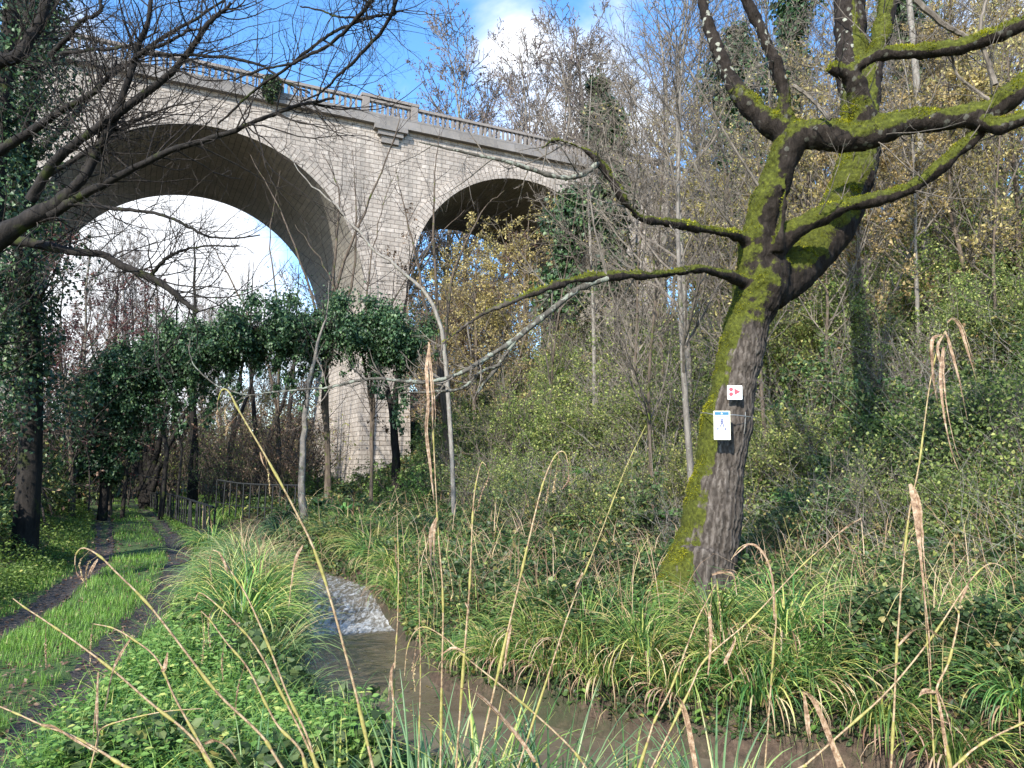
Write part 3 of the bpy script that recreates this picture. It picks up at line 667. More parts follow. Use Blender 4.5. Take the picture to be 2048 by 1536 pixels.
uplimb = np.maximum(sst(co[:, 2], CAMZ+4.25, CAMZ+4.6)*(co[:, 0] < 3.35), sst(co[:, 1], 9.55, 9.8)*sst(co[:, 2], CAMZ+4.9, CAMZ+5.3)*(co[:, 0]/co[:, 1] < .482))
moss = moss*(1-.9*uplimb)
disp = ontr*(ridge-.5)*.016*(1-.75*moss) + .006*rng.normal(size=nv)*(moss > .5) + (.012+.012*hi)*vnoise(co[:, 0]*9, co[:, 2]*9+co[:, 1]*7, 1.5, 12) + .012*hi*vnoise(co[:, 0]*3, co[:, 2]*3+co[:, 1]*3, 1.5, 15)
co2 = co + no*disp[:, None]
me.vertices.foreach_set('co', co2.astype(np.float32).ravel() - np.tile(np.array(hero.location, dtype=np.float32), nv)); me.update()
a = me.attributes.new('moss', 'FLOAT', 'POINT'); a.data.foreach_set('value', moss.astype(np.float32))
a = me.attributes.new('lichen', 'FLOAT', 'POINT'); a.data.foreach_set('value', (uplimb + .25*(ztr > 5.4)).astype(np.float32))
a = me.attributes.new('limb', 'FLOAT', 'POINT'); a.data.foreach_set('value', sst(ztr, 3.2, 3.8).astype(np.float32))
a = me.attributes.new('groove', 'FLOAT', 'POINT'); a.data.foreach_set('value', (1-ridge*ontr-(1-ontr)*.7).astype(np.float32))
def herobark():
    m, nt, b, out = newmat('ridged_mossy_bark')
    ob = nd(nt, 'ShaderNodeTexCoord').outputs['Object']
    mp = nd(nt, 'ShaderNodeMapping', Vector=ob, Scale=(9, 9, 2.2))
    n1 = nd(nt, 'ShaderNodeTexNoise', Vector=mp.outputs[0], Scale=2.4, Detail=7.0, Roughness=.65, Distortion=.8)
    n2 = nd(nt, 'ShaderNodeTexNoise', Vector=ob, Scale=22.0, Detail=6.0, Roughness=.7)
    c = ramp(nt, n1.outputs[0], [(.3, (.03, .024, .02)), (.5, (.09, .074, .06)), (.72, (.2, .172, .145))])
    gr = nd(nt, 'ShaderNodeAttribute', dict(attribute_name='groove')).outputs['Fac']
    c = mix(nt, mth(nt, 'MULTIPLY', gr, .8), c, (.028, .022, .017))
    wob_ = nd(nt, 'ShaderNodeVectorMath', dict(operation='MULTIPLY_ADD'), _0=n2.outputs['Color'], _1=(.07, .07, .07), _2=ob).outputs[0]
    vo = nd(nt, 'ShaderNodeTexVoronoi', Vector=wob_, Scale=13.0, Randomness=1.0)
    sp = mth(nt, 'MULTIPLY', ramp(nt, vo.outputs['Distance'], [(.3, (1, 1, 1)), (.42, (0, 0, 0))]), ramp(nt, nd(nt, 'ShaderNodeSeparateColor', Color=vo.outputs['Color']).outputs[0], [(.6, (0, 0, 0)), (.66, (1, 1, 1))]))
    sep = nd(nt, 'ShaderNodeSeparateXYZ', Vector=ob)
    hg = nd(nt, 'ShaderNodeAttribute', dict(attribute_name='lichen')).outputs['Fac']
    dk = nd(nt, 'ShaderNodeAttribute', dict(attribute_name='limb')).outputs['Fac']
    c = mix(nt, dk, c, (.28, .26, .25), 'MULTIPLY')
    c = mix(nt, mth(nt, 'MULTIPLY', sp, hg), c, (.27, .275, .22))
    mo = nd(nt, 'ShaderNodeAttribute', dict(attribute_name='moss')).outputs['Fac']
    mc = ramp(nt, n2.outputs[0], [(.3, (.025, .028, .006)), (.55, (.07, .08, .012)), (.75, (.15, .16, .02))])
    mf = mth(nt, 'ADD', mo, mth(nt, 'MULTIPLY', mth(nt, 'SUBTRACT', n2.outputs[0], .5), 1.2))
    c = mix(nt, ramp(nt, mf, [(.3, (0, 0, 0)), (.55, (1, 1, 1))]), c, mc)
    setc(nt, b, c); b.inputs['Roughness'].default_value = .92; b.inputs['Specular IOR Level'].default_value = .2
    bump(nt, b, mth(nt, 'ADD', mth(nt, 'MULTIPLY', n1.outputs[0], 1.0), mth(nt, 'MULTIPLY', n2.outputs[0], .5)), .9, .02)
    return m
M['hero'] = herobark()
me.materials.clear(); me.materials.append(M['hero'])
tr = bpy.data.objects.new('trunk', me); COL.objects.link(tr); tr.parent = hero
# moss strands on the mossy surface
tris = []
me.calc_loop_triangles(); nt_ = len(me.loop_triangles); tv = np.empty(nt_*3, np.int32); me.loop_triangles.foreach_get('vertices', tv); tv = tv.reshape(-1, 3)
va, vb, vc = co2[tv[:, 0]], co2[tv[:, 1]], co2[tv[:, 2]]; ar = .5*np.linalg.norm(np.cross(vb-va, vc-va), axis=1)
w = ar*moss[tv].mean(1)**2; w = w*(co2[tv[:, 0], 2] > -.3); 
pick = rng.choice(nt_, 90000, p=w/w.sum()); r1 = rng.random((90000, 2)); fl = r1.sum(1) > 1; r1[fl] = 1-r1[fl]
Pm = va[pick]+(vb-va)[pick]*r1[:, :1]+(vc-va)[pick]*r1[:, 1:]; Nm = norm(no[tv[pick, 0]]+no[tv[pick, 1]]+no[tv[pick, 2]])
Dm = norm(Nm + rng.normal(size=Nm.shape)*.55 + np.array([0, 0, -.25]))
acc = Acc(); cl_ = np.clip(.42+.6*vnoise(Pm[:, 0]*4, Pm[:, 2]*4+Pm[:, 1]*3, 1.8, 14)+.3*Nm[:, 2], 0, 1)
leaves(acc, Pm-Nm*.004, Dm, (.016+.03*rng.random(90000))*np.clip(cl_, .2, 1), 'dia', .35, var=np.clip(.6*cl_+.4*rng.random(90000), 0, 1), tilt=1.5)
acc.build('moss', M['moss'], hero)
# thin traced boughs and the twigs they carry
acc = Acc(); tw = Acc()
for k in ('b2', 'b2b', 'b2c', 'b3b'):
    Pp, Rp = traced(LIMBS[k], 90 if k == 'b2' else 40); tubes(acc, Pp+rng.normal(size=Pp.shape)*.0025, Rp*(1+.12*rng.normal(size=len(Rp))), 7)
acc.build('bough', M['bark_lichen'], hero, smooth=True)
def twigs_from(acc, P, Rr, n, ang, ln0, trop=.03, lev=2, r0=.004, curl=.1, t0=.15):
    P = np.asarray(P)[None] if np.ndim(P) == 2 else P; Rr = np.asarray(Rr)[None] if np.ndim(Rr) == 1 else Rr
    st, d, ln, rd = spawn(P, Rr, n, t0, 1, ang, 1.0); ln = ln0*rng.uniform(.4, 1.25, len(ln)); rd = np.minimum(rd, r0)
    A, B = grow(st, d, ln, rd, 9, curl, trop); tubes(acc, A, B, 4, var=rng.random(len(A)))
    out = [(A, B)]
    for l in range(lev-1):
        st, d, ln, rd = spawn(A, B, 4, .15, .95, 45, .45, rf=.65); A, B = grow(st, d, ln, np.maximum(rd, .0012), 6, curl, trop); tubes(acc, A, B, 3, var=rng.random(len(A))); out.append((A, B))
    return out
for k, n, l in (('b1', 12, .7), ('b2', 26, .45), ('b2c', 6, .4), ('b3', 14, .9), ('b3b', 10, .7), ('upleft', 12, 1.2), ('upmid', 9, 1.2), ('long', 12, 1.0), ('front', 16, 1.1), ('ret', 12, 1.2), ('rear', 12, 1.3), ('vert', 4, .8)):
    Pp, Rp = traced(LIMBS[k], 40); twigs_from(tw, Pp[4:], Rp[4:], n, 60, l, .06, 3, .009)
for pts in ([(1480, 470, 8.7, 3), (1440, 420, 8.5, 2.5), (1390, 330, 8.3, 2), (1340, 210, 8.1, 1.5)], [(1520, 380, 8.7, 4), (1490, 330, 8.6, 3), (1440, 250, 8.5, 2.5), (1390, 160, 8.4, 2), (1330, 60, 8.3, 1.5)],
            [(1585, 170, 8.3, 4), (1620, 195, 8.3, 4), (1660, 240, 8.2, 4)], [(1990, 170, 7.8, 6), (1975, 120, 7.8, 5), (1960, 60, 7.8, 4), (1975, -10, 7.8, 3)], [(1985, 205, 7.9, 4), (1950, 180, 8, 4), (1915, 150, 8, 3), (1900, 100, 8, 2)],
            [(1945, 80, 7.8, 5), (1890, 50, 7.8, 6), (1830, 0, 7.8, 7)], [(1215, 556, 7.5, 3), (1190, 460, 7.4, 2), (1178, 380, 7.4, 1.5)], [(1130, 285, 7.3, 2), (1140, 220, 7.3, 1.8), (1125, 150, 7.3, 2)]):
    Pp, Rp = traced(pts, 20); tubes(tw, Pp+rng.normal(size=Pp.shape)*.003, Rp, 6, var=.5); twigs_from(tw, Pp, Rp, 6, 45, .7, .04, 2, .006)
tw.build('twigs', M['twig'], hero)

# ---- the two signs and the wire
def frame_axes(px, py, Y, yaw=0, roll=0):
    o = at(px, py, Y); x = np.array([math.cos(yaw), math.sin(yaw), 0]); y = np.array([-x[1], x[0], 0]); z = np.array([0, 0, 1.])
    x, z = x*math.cos(roll)+z*math.sin(roll), z*math.cos(roll)-x*math.sin(roll)
    return o, x, y, z
def disc(acc, o, x, z, cx, cz, r, off, y, n=20):
    a = np.linspace(0, 2*math.pi, n, endpoint=False); acc.add(o + (cx+r*np.cos(a))[:, None]*x + (cz+r*np.sin(a))[:, None]*z + off*y, [list(range(n))])
def poly(acc, o, x, z, y, pts, off):
    acc.add(np.array([o+px_*x+pz_*z+off*y for px_, pz_ in pts]), [list(range(len(pts)))])
def plate(name, o, x, y, z, w, h, t, mat, par, r=.008):
    pts = []
    for cx, cz, a0 in ((w/2-r, h/2-r, 0), (-w/2+r, h/2-r, 90), (-w/2+r, -h/2+r, 180), (w/2-r, -h/2+r, 270)):
        for a in (0, 30, 60, 90): pts.append((cx+r*math.cos(R(a0+a)), cz+r*math.sin(R(a0+a))))
    n = len(pts); acc = Acc(); V = [o+a*x+b*z-t/2*y for a, b in pts]+[o+a*x+b*z+t/2*y for a, b in pts]
    acc.add(np.array(V), [list(range(n))]); acc.add(np.array(V), [list(range(2*n-1, n-1, -1))]); acc.add(np.array(V), [[i, i+n, (i+1) % n+n, (i+1) % n] for i in range(n)])
    return acc.build(name, mat, par)
o, x, y, z = frame_axes(1469.5, 785, 8.62, yaw=R(-6), roll=R(-1))
mk1 = empty('trail_marker', o, 'small white square plaque with red arrowhead and two red dots on the mossy tree', 'sign')
plate('plate', o, x, y, z, .168, .165, .006, M['white_enamel'], mk1)
acc = Acc(); poly(acc, o, x, z, y, [(-.006, .048), (.062, .012), (.062, .006), (-.006, -.034)], -.0045); acc.build('arrowhead', M['red_paint'], mk1)
for cz in (.036, -.02):
    acc = Acc(); disc(acc, o, x, z, -.042, cz, .024, -.0045, y); acc.build('dot', M['red_paint'], mk1)
acc = Acc(); poly(acc, o, x, z, y, [(-.045, -.058), (-.045, -.062), (.07, -.067), (.07, -.059)], -.0045); acc.build('lettering_strip', M['blue_paint'], mk1)
o, x, y, z = frame_axes(1444.5, 850.5, 8.5, yaw=R(-4), roll=R(-.5))
mk2 = empty('walking_sign', o, 'upright white walking route sign with blue band and hiker figure, wired to the mossy tree', 'sign')
plate('backing', o+y*.02, x, y, z, .186, .33, .03, M['cream'], mk2)
plate('panel', o+y*.003-x*.004+z*.004, x, y, z, .162, .30, .004, M['white_enamel'], mk2, r=.004)
acc = Acc(); poly(acc, o, x, z, y, [(-.083, .152), (.075, .152), (.075, .117), (-.083, .117)], -.0012); acc.build('top_band', M['blue_paint'], mk2)
acc = Acc(); poly(acc, o, x, z, y, [(-.083, .106), (.075, .106), (.075, .094), (-.083, .094)], -.0012); acc.build('thin_band', M['sky_paint'], mk2)
acc = Acc(); disc(acc, o, x, z, -.004, .135, .008, -.0018, y); poly(acc, o, x, z, y, [(-.016, .127), (.008, .127), (.006, .131), (-.014, .131)], -.0024); acc.build('emblem', M['white_enamel'], mk2)
acc = Acc()   # hiker pictogram with a stick
disc(acc, o, x, z, -.002, .069, .012, -.0016, y)
poly(acc, o, x, z, y, [(-.013, .057), (.007, .059), (.009, .026), (-.012, .026)], -.0012)
poly(acc, o, x, z, y, [(-.012, .03), (.004, .03), (-.015, -.014), (-.033, -.022), (-.033, -.012), (-.024, -.006)], -.0014)
poly(acc, o, x, z, y, [(-.004, .03), (.009, .03), (.019, .008), (.016, -.014), (.026, -.02), (.002, -.02), (.006, .006)], -.0018)
poly(acc, o, x, z, y, [(.003, .054), (.006, .046), (.02, .034), (.024, .038)], -.0020)
poly(acc, o, x, z, y, [(-.009, .054), (-.006, .046), (-.022, .034), (-.024, .038)], -.0022)
poly(acc, o, x, z, y, [(-.024, .058), (-.021, .058), (-.030, -.008), (-.033, -.008)], -.0024)
acc.build('hiker_pictogram', M['ink'], mk2)
acc = Acc(); poly(acc, o, x, z, y, [(-.028, -.038), (.03, -.036), (.03, -.026), (.056, -.042), (.03, -.058), (.03, -.048), (-.028, -.048)], -.0012); disc(acc, o, x, z, -.05, -.041, .012, -.0012, y); acc.build('direction_arrow', M['ink'], mk2)
acc = Acc()
for i in range(11): 
    a_ = -.062+i*.0115; poly(acc, o, x, z, y, [(a_, -.098), (a_+.008, -.098), (a_+.008, -.107), (a_, -.107)], -.0012)
acc.build('small_print', M['sky_paint'], mk2)
Pw, Rw = traced([(1402, 826, 9.0, .9), (1412, 826, 8.75, .9), (1430, 829, 8.55, .9), (1470, 830, 8.55, .9), (1495, 833, 8.7, .9), (1512, 836, 9.0, .9)], 30)
acc = Acc(); tubes(acc, Pw, Rw, 6); tubes(acc, *traced([(1491, 824, 8.66, .8), (1490, 850, 8.68, .8), (1488, 868, 8.7, .5)], 8), 5)
acc.build('wire_tie', M['wire'], mk2)

# ------------------------------------------------------------ tree builders
def skeleton(h, r, lv, lean=(0, 0), wob=.06, trop=.03, K0=12, tipf=.2):
    """lv: list of (n per parent, t0, t1, angle, length factor, K, wobble, tropism)"""
    A, B = grow(np.zeros((1, 3)), np.array([[lean[0], lean[1], 1.]]), np.array([h]), np.array([r]), K0, wob, trop, tipf)
    B[0, 0] *= 1.35; out = [(A, B)]
    for n, t0, t1, an, lf, K, wb, tp in lv:
        st, d, ln, rd = spawn(A, B, n, t0, t1, an, lf); A, B = grow(st, d, ln, np.maximum(rd, .0035), K, wb, tp, .3); out.append((A, B))
    return out
def tree_thing(name, label, cat, skel, bark, twig, leaf=None, nleaf=0, lsize=.06, lshape='dia', llev=-1, group=None, hang=.0, minr=None, asp=.6, leafname='foliage', cuttrunk=1):
    e = empty(name, (0, 0, 0), label, cat, group)
    a = Acc(); [tubes(a, P_, R_, 8 if i == 0 else 5) for i, (P_, R_) in enumerate(skel[:cuttrunk])]; a.build('trunk', bark, e, smooth=True)
    if len(skel) > cuttrunk:
        a = Acc()
        for i, (P_, R_) in enumerate(skel[cuttrunk:]): tubes(a, P_, R_ if minr is None else np.maximum(R_, minr), 5 if i == 0 else 3)
        a.build('branches', twig, e)
    if nleaf:
        P_, R_ = skel[llev]; K = P_.shape[1]; i = rng.integers(0, len(P_), nleaf); t = rng.uniform(.2, 1, nleaf)*(K-1)*.999; j = t.astype(int); f = (t-j)[:, None]
        pp = P_[i, j]*(1-f)+P_[i, j+1]*f + rng.normal(size=(nleaf, 3))*lsize*.5
        d = rng.normal(size=(nleaf, 3)); d[:, 2] -= hang
        a = Acc(); leaves(a, pp, d, lsize*rng.uniform(.5, 1.3, nleaf), lshape, asp, tilt=.8); a.build(leafname, leaf, e)
    return e

def place(proto, spots, label_fmt, group=None, rnd=True, sink=.1, labels=None):
    """spots: (x, y, scale); ordered labels by bearing as seen from the stream"""
    sp_ = sorted(spots, key=lambda s: s[0]/s[1]); out = []
    for i, s in enumerate(sp_):
        p = proto[i % len(proto)] if isinstance(proto, list) else proto
        lab = labels[i] if labels else label_fmt.format(ORD[i] if i < len(ORD)-0 else 'one')
        if i == len(sp_)-1 and not labels: lab = label_fmt.format('rightmost')
        z = gz(s[0], s[1])-sink
        rz = s[3] if len(s) > 3 else rng.uniform(0, 6.28)
        if not p.get('_used'):
            p['_used'] = 1; p.location = (s[0], s[1], z); p.rotation_euler = (0, 0, rz); p.scale = (s[2],)*3; p['label'] = lab; o = p
            if group: o['group'] = group
        else:
            o = copy_thing(p, (s[0], s[1], z), rz, s[2], lab, group)
        out.append(o)
    return out
def spot(px, Y, sc=1, *a): return ((px-1024)/FPX*Y*.995, Y, sc, *a)

# ------------------------------------------------------------ woods
# tall bare trees: prototypes
def bare(name, bark, twig, h=20, r=.22, seed=0, dens=1.0, minr=.012, **k):
    sk = skeleton(h, r, [(int(22*dens), .2, .97, 42, .34, 8, .1, .09), (9, .15, 1, 45, .45, 6, .12, .08), (5, .2, 1, 45, .5, 4, .1, .06)], wob=.035, trop=.05, K0=14, tipf=.12)
    return tree_thing(name, 'x', 'tree', sk, bark, twig, minr=minr, **k)
pA = [bare('bare_tree', M['bark_grey'], M['twig']), bare('bare_tree', M['bark_brown'], M['twig'], h=18, r=.18, leaf=M['keys'], nleaf=5000, lsize=.11, hang=1.2)]
# beyond the viaduct seen through the big arch
spots = [spot(px, Y, s) for px, Y, s in ((150, 62, .9), (200, 74, 1.1), (245, 66, .95), (290, 85, 1.2), (330, 60, .85), (372, 78, 1.1), (408, 68, .85), (446, 88, 1.05), (480, 64, .72), (520, 80, .75), (560, 70, .62), (598, 86, .65))]
place(pA, spots, 'bare tree seen through the big arch, {} there', 'bare trees beyond the big arch')
pB = [bare('ash_tree', M['bark_grey'], M['twig'], h=19, r=.2, leaf=M['keys'], nleaf=3200, lsize=.13, hang=1.5, dens=1.1, minr=.016), bare('ash_tree', M['bark_grey'], M['twig'], h=17, r=.17, minr=.016, dens=1.2, leaf=M['keys'], nleaf=2200, lsize=.13, hang=1.5)]
spots = [spot(px, Y, s) for px, Y, s in ((640, 66, 1.25), (735, 70, 1.5), (800, 64, 1.55), (868, 68, 1.85), (915, 74, 1.85), (985, 66, 1.65), (1045, 64, 1.6), (1100, 60, 1.5), (1160, 58, 1.45), (1215, 56, 1.45))]
place(pB, spots, 'bare tree behind the viaduct parapet, {} of its row', 'trees rising behind the parapet')
# golden leaved bushes and trees beyond and beside the small arch
def leafy(name, h, r, leaf, n, ls, bark='bark_brown', dens=1.0, hang=.3, shape='dia', minr=.008):
    sk = skeleton(h, r, [(int(16*dens), .12, .97, 45, .45, 8, .12, .06), (8, .15, 1, 50, .5, 6, .14, .03), (5, .2, 1, 50, .5, 4, .12, .0)], wob=.06, K0=12, tipf=.15)
    return tree_thing(name, 'x', 'tree', sk, M[bark], M['twig'], M[leaf], n, ls, shape, hang=hang, minr=minr)

pG = [leafy('golden_tree', 8, .1, 'yellow', 3600, .12), leafy('golden_tree', 7, .08, 'yellow', 2800, .11)]
spots = [spot(px, Y, s) for px, Y, s in ((865, 40, 1.0), (905, 33, .95), (950, 36, 1.15), (1000, 31, .95), (1050, 38, 1.2), (1110, 33, 1.0))]
place(pG, spots, 'golden leaved small tree right of the pier, {} of its clump', 'golden leaved trees by the pier')
spots = [spot(px, Y, s) for px, Y, s in ((1640, 20, .95), (1790, 22, 1.1), (1900, 20, 1.0), (2000, 23, 1.15), (2070, 18, .9), (1850, 30, 1.5), (1975, 34, 1.6))]
place(pG, spots, 'thinly leaved golden sapling on the right slope, {} of its group', 'golden leaved saplings on the right slope')
pY = [leafy('golden_tree', 6.5, .07, 'yellow', 7500, .085)]
place(pY, [spot(1760, 17, 1.0), spot(1960, 17.5, 1.05), spot(1870, 24, 1.4), spot(2040, 22, 1.3), spot(1690, 24, 1.2), spot(1560, 27, 1.3), spot(1430, 30, 1.4)], 'densely golden leaved young tree up the right slope, {}', 'densely golden young trees')
spots = [spot(px, Y, s) for px, Y, s in ((255, 44, .9), (400, 52, 1.0), (470, 46, .9), (560, 48, 1.1))]
pF = [leafy('golden_tree', 8, .1, 'yellow', 6000, .1, dens=1.4), leafy('golden_tree', 8, .1, 'brown', 6000, .1, dens=1.5)]
place(pF, [spot(838, 47, 1.0), spot(868, 52, 1.25), spot(895, 45, 1.1), spot(925, 50, 1.3), spot(955, 46, 1.2), spot(985, 52, 1.35), spot(1015, 44, 1.1), spot(1040, 50, 1.2), spot(848, 39, .85), spot(882, 41, .9), spot(918, 38, .85), spot(950, 41, .95), spot(990, 39, 1.0)], 'bushy autumn tree filling the lower small arch, {}', 'autumn trees filling the small arch')
place(pG, spots, 'thin golden leaved tree under the big arch, {} of them', 'golden leaved trees under the big arch')
# reddish tree on the left
pR = leafy('red_leaved_tree', 8.5, .1, 'red', 4000, .1)
place(pR, [spot(150, 24, 1.0), spot(225, 26, .92), spot(60, 21, .85)], 'x', 'red brown leaved trees on the left bank', labels=['red brown leaved tree behind the ivy trunk at the left edge', 'red brown leaved tree left of the big arch, beside the track', 'red brown leaved tree nearest the ivy covered bough'])

# hillside wood: thin pale stems and whips
pS = [bare('slender_tree', M['bark_brown'], M['twig'], h=12, r=.06, dens=.8, minr=.006), bare('slender_tree', M['bark_grey'], M['twig'], h=13, r=.085, dens=1.0, minr=.006), bare('slender_tree', M['bark_brown'], M['twig'], h=11, r=.06, dens=1.1, minr=.006, leaf=M['yellow'], nleaf=900, lsize=.09)]
bands = {'near': [(1300, 16.5), (1385, 14), (1535, 16), (1660, 17), (1850, 16.5), (2010, 16)],
         'middle': [(1100, 26), (1190, 25), (1265, 22), (1330, 24), (1385, 21), (1455, 25), (1500, 22), (1560, 24), (1625, 21), (1700, 25), (1745, 22), (1830, 24), (1890, 21), (1960, 25), (2030, 22)],
         'far': [(1205, 38), (1280, 36), (1350, 40), (1410, 33), (1470, 42), (1530, 35), (1590, 40), (1650, 34), (1720, 41), (1780, 35), (1840, 40), (1910, 34), (1990, 41), (2060, 35)]}
for bn, L_ in bands.items():
    spots = [spot(px, Y, {'near': .8, 'middle': .95, 'far': 1.3}[bn]*rng.uniform(.85, 1.15)) for px, Y in L_]
    txt = {'near': 'slender bare tree low on the right slope, {} of the near row', 'middle': 'slender bare tree halfway up the right slope, {} of the row', 'far': 'bare tree high on the right slope, {} of the row'}[bn]
    place(pS, spots, txt, 'bare trees of the right slope, %s row' % bn)
pT = bare('tall_bare_tree', M['bark_grey'], M['twig'], h=22, r=.3, dens=1.0, minr=.008)
place(pT, [spot(1330, 48, 1.0), spot(1420, 52, 1.05), spot(1540, 47, .95), spot(1880, 50, .9), spot(2030, 46, .85), spot(1700, 54, .95)], 'tall thick bare tree on the hilltop, {} of them', 'tall bare trees on the hilltop')

# ivy clad trees
def ivy_tree(name, pts, n, label, size=.1, group=None, thick=.5, bark='bark_dark', extra=None, twn=30, twl=2.2):
    """pts: traced (px, py, Y, half width px)"""
    Pp, Rp = traced(pts, 40); b0 = Pp[0].copy(); b0[2] = gz(b0[0], b0[1]); 
    if Pp[0, 2] > b0[2]: Pp = np.vstack([b0-[0, 0, .2], Pp]); Rp = np.concatenate([Rp[:1]*1.15, Rp])
    e = empty(name, (b0[0], b0[1], b0[2]), label, 'tree', group)
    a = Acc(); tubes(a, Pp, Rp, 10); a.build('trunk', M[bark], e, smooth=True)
    a = Acc(); twigs_from(a, Pp, Rp, twn, 60, twl, .04, 3, .02); a.build('branches', M['twig_dark'], e)
    if n:
        k = rng.integers(5, len(Pp), n); f = rng.random(n)[:, None]; base = Pp[k-1]*(1-f)+Pp[k]*f
        z_ = base[:, 2]; prof = thick*(.75+.45*np.sin(z_*1.9+3)+.25*np.sin(z_*4.7)); d = norm(rng.normal(size=(n, 3))*[1, 1, .35])
        P_ = base + d*(Rp[k][:, None]+np.abs(prof)[:, None]*rng.random((n, 1))**.6)
        a = Acc(); dd = d*.5+rng.normal(size=(n, 3))*.5; dd[:, 2] -= .7; leaves(a, P_, dd, size*rng.uniform(.6, 1.3, n), 'ivy', .9, tilt=.9, up=norm(d+[0, 0, .6])); a.build('ivy', M['ivy'], e)
    return e
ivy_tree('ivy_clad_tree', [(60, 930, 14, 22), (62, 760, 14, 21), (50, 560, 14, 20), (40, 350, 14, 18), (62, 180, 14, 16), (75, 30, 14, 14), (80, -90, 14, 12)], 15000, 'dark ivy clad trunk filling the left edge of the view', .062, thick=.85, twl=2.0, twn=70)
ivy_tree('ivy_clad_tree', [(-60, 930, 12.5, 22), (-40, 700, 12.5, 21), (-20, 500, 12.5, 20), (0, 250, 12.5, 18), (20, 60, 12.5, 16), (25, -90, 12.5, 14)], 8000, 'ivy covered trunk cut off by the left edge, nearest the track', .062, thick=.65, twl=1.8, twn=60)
ivy_tree('ivy_clad_tree', [(1235, 640, 30, 7), (1230, 480, 30, 7), (1222, 330, 30, 6), (1205, 210, 30, 5), (1196, 165, 30, 2)], 8000, 'narrow ivy column standing beside the right end of the parapet', .17, thick=.75)
ivy_tree('ivy_clad_tree', [(1585, 560, 26, 14), (1580, 350, 26, 13), (1575, 150, 26, 12), (1590, 0, 26, 11), (1595, -100, 26, 10)], 7000, 'ivy clad trunk behind the two upright lichened limbs', .15, thick=.7, bark='bark_grey')
ivy_tree('ivy_clad_tree', [(1480, 560, 32, 10), (1470, 350, 32, 10), (1465, 180, 32, 8), (1475, 60, 32, 6)], 9000, 'ivy swathed tree left of the lichened limbs, far up the slope', .18, thick=1.3)
ivy_tree('ivy_clad_tree', [(1830, 560, 28, 12), (1835, 380, 28, 11), (1822, 180, 28, 10), (1800, 20, 28, 9), (1795, -90, 28, 8)], 9000, 'ivy clad tree behind the mossy right limbs', .16, thick=1.0)
ivy_tree('ivy_clad_tree', [(1975, 600, 24, 9), (1985, 420, 24, 9), (1998, 300, 24, 8), (2005, 200, 24, 7)], 0, 'bare dark stem at the far right of the slope')
ivy_tree('ivy_clad_tree', [(1110, 640, 32, 7), (1140, 480, 32, 7), (1160, 380, 32, 5)], 5000, 'low ivy clump just right of the small arch', .17, thick=1.1)
e = ivy_tree('pale_barked_tree', [(1588, 420, 27, 13), (1586, 250, 27, 14), (1590, 100, 27, 14), (1596, -80, 27, 13)], 0, 'smooth pale trunk standing between the forked limbs', bark='bark_pale', twn=14)
ivy_tree('pale_barked_tree', [(1838, 260, 18, 7), (1832, 150, 18, 7), (1822, 40, 18, 6), (1812, -60, 18, 6)], 0, 'thin pale trunk crossing behind the upper right mossy limb', bark='bark_pale', twn=8)

# trees in front of the pier with fine twigs over the stone
def stems(name, base, tops, label, bark='bark_brown', twig='twig_dark', n=14, l=1.8, r=6, group=None, leaf=None, nl=0, ls=.1, cat='tree'):
    b0 = at(*base); z0 = gz(b0[0], b0[1]); e = empty(name, (b0[0], b0[1], z0), label, cat, group)
    a = Acc(); t = Acc(); al = []
    for tp in tops:
        pts = [(base[0]+rng.normal()*3, base[1], base[2], r)] + [(q[0], q[1], q[2] if len(q) > 2 else base[2], max(.45, r*(1-.94*(i+1)/len(tp)))) for i, q in enumerate(tp)]
        Pp, Rp = traced(pts, 26); Pp[0, 2] = min(Pp[0, 2], z0-.1); Pp = Pp + rng.normal(size=Pp.shape)*.02; tubes(a, Pp, Rp, 7); al += twigs_from(t, Pp, Rp, n, 45, l, .06, 3, .014)
    a.build('trunk', M[bark], e, smooth=True); t.build('branches', M[twig], e)
    if leaf:
        P_, R_ = al[1]; i = rng.integers(0, len(P_), nl); j = rng.integers(1, P_.shape[1], nl); a = Acc()
        d = rng.normal(size=(nl, 3)); d[:, 2] -= .5; leaves(a, P_[i, j]+rng.normal(size=(nl, 3))*.05, d, ls*rng.uniform(.6, 1.3, nl), 'dia', .6); a.build('foliage', M[leaf], e)
    return e
stems('bare_tree', (660, 990, 27), [[(650, 700), (690, 520), (740, 400), (790, 270), (800, 200)], [(655, 720), (672, 500), (676, 380), (640, 300)], [(652, 760), (705, 560), (712, 420), (705, 300)], [(650, 760), (625, 600), (560, 420), (500, 310)]], 'bare many branched tree spreading its twigs across the front of the pier', r=5)
stems('bare_tree', (900, 960, 28), [[(880, 700), (868, 480), (870, 350), (880, 260)], [(890, 720), (905, 560), (960, 430), (1010, 380)], [(880, 760), (840, 560), (810, 420), (790, 330)]], 'thin bare tree in front of the small arch', r=5)
stems('bare_tree', (745, 985, 26), [[(742, 760), (735, 600), (760, 430), (800, 320)], [(738, 780), (700, 640), (640, 520), (590, 450)], [(748, 780), (770, 640), (850, 500), (930, 420)]], 'bare tree with spreading fine twigs masking the right edge of the pier', r=3.5, n=22)
stems('bare_tree', (560, 1000, 30), [[(556, 800), (560, 640), (540, 480), (560, 340)], [(552, 800), (500, 640), (440, 520), (400, 450)]], 'thin bare tree in front of the right half of the big arch', r=4, n=20)
stems('leaning_stem', (905, 1000, 20), [[(880, 650), (800, 540), (747, 500), (660, 400), (600, 345), (540, 250)]], 'long pale bare stem leaning left across the viaduct pier', bark='bark_pale', r=5, n=12, l=1.0)
stems('birch_sapling', (612, 1085, 19), [[(604, 960), (608, 850), (620, 760), (636, 690), (650, 640), (660, 560)]], 'slender mottled grey trunk standing on the stream bank in front of the pier', bark='bark_grey', r=8.5, n=14, l=1.2)
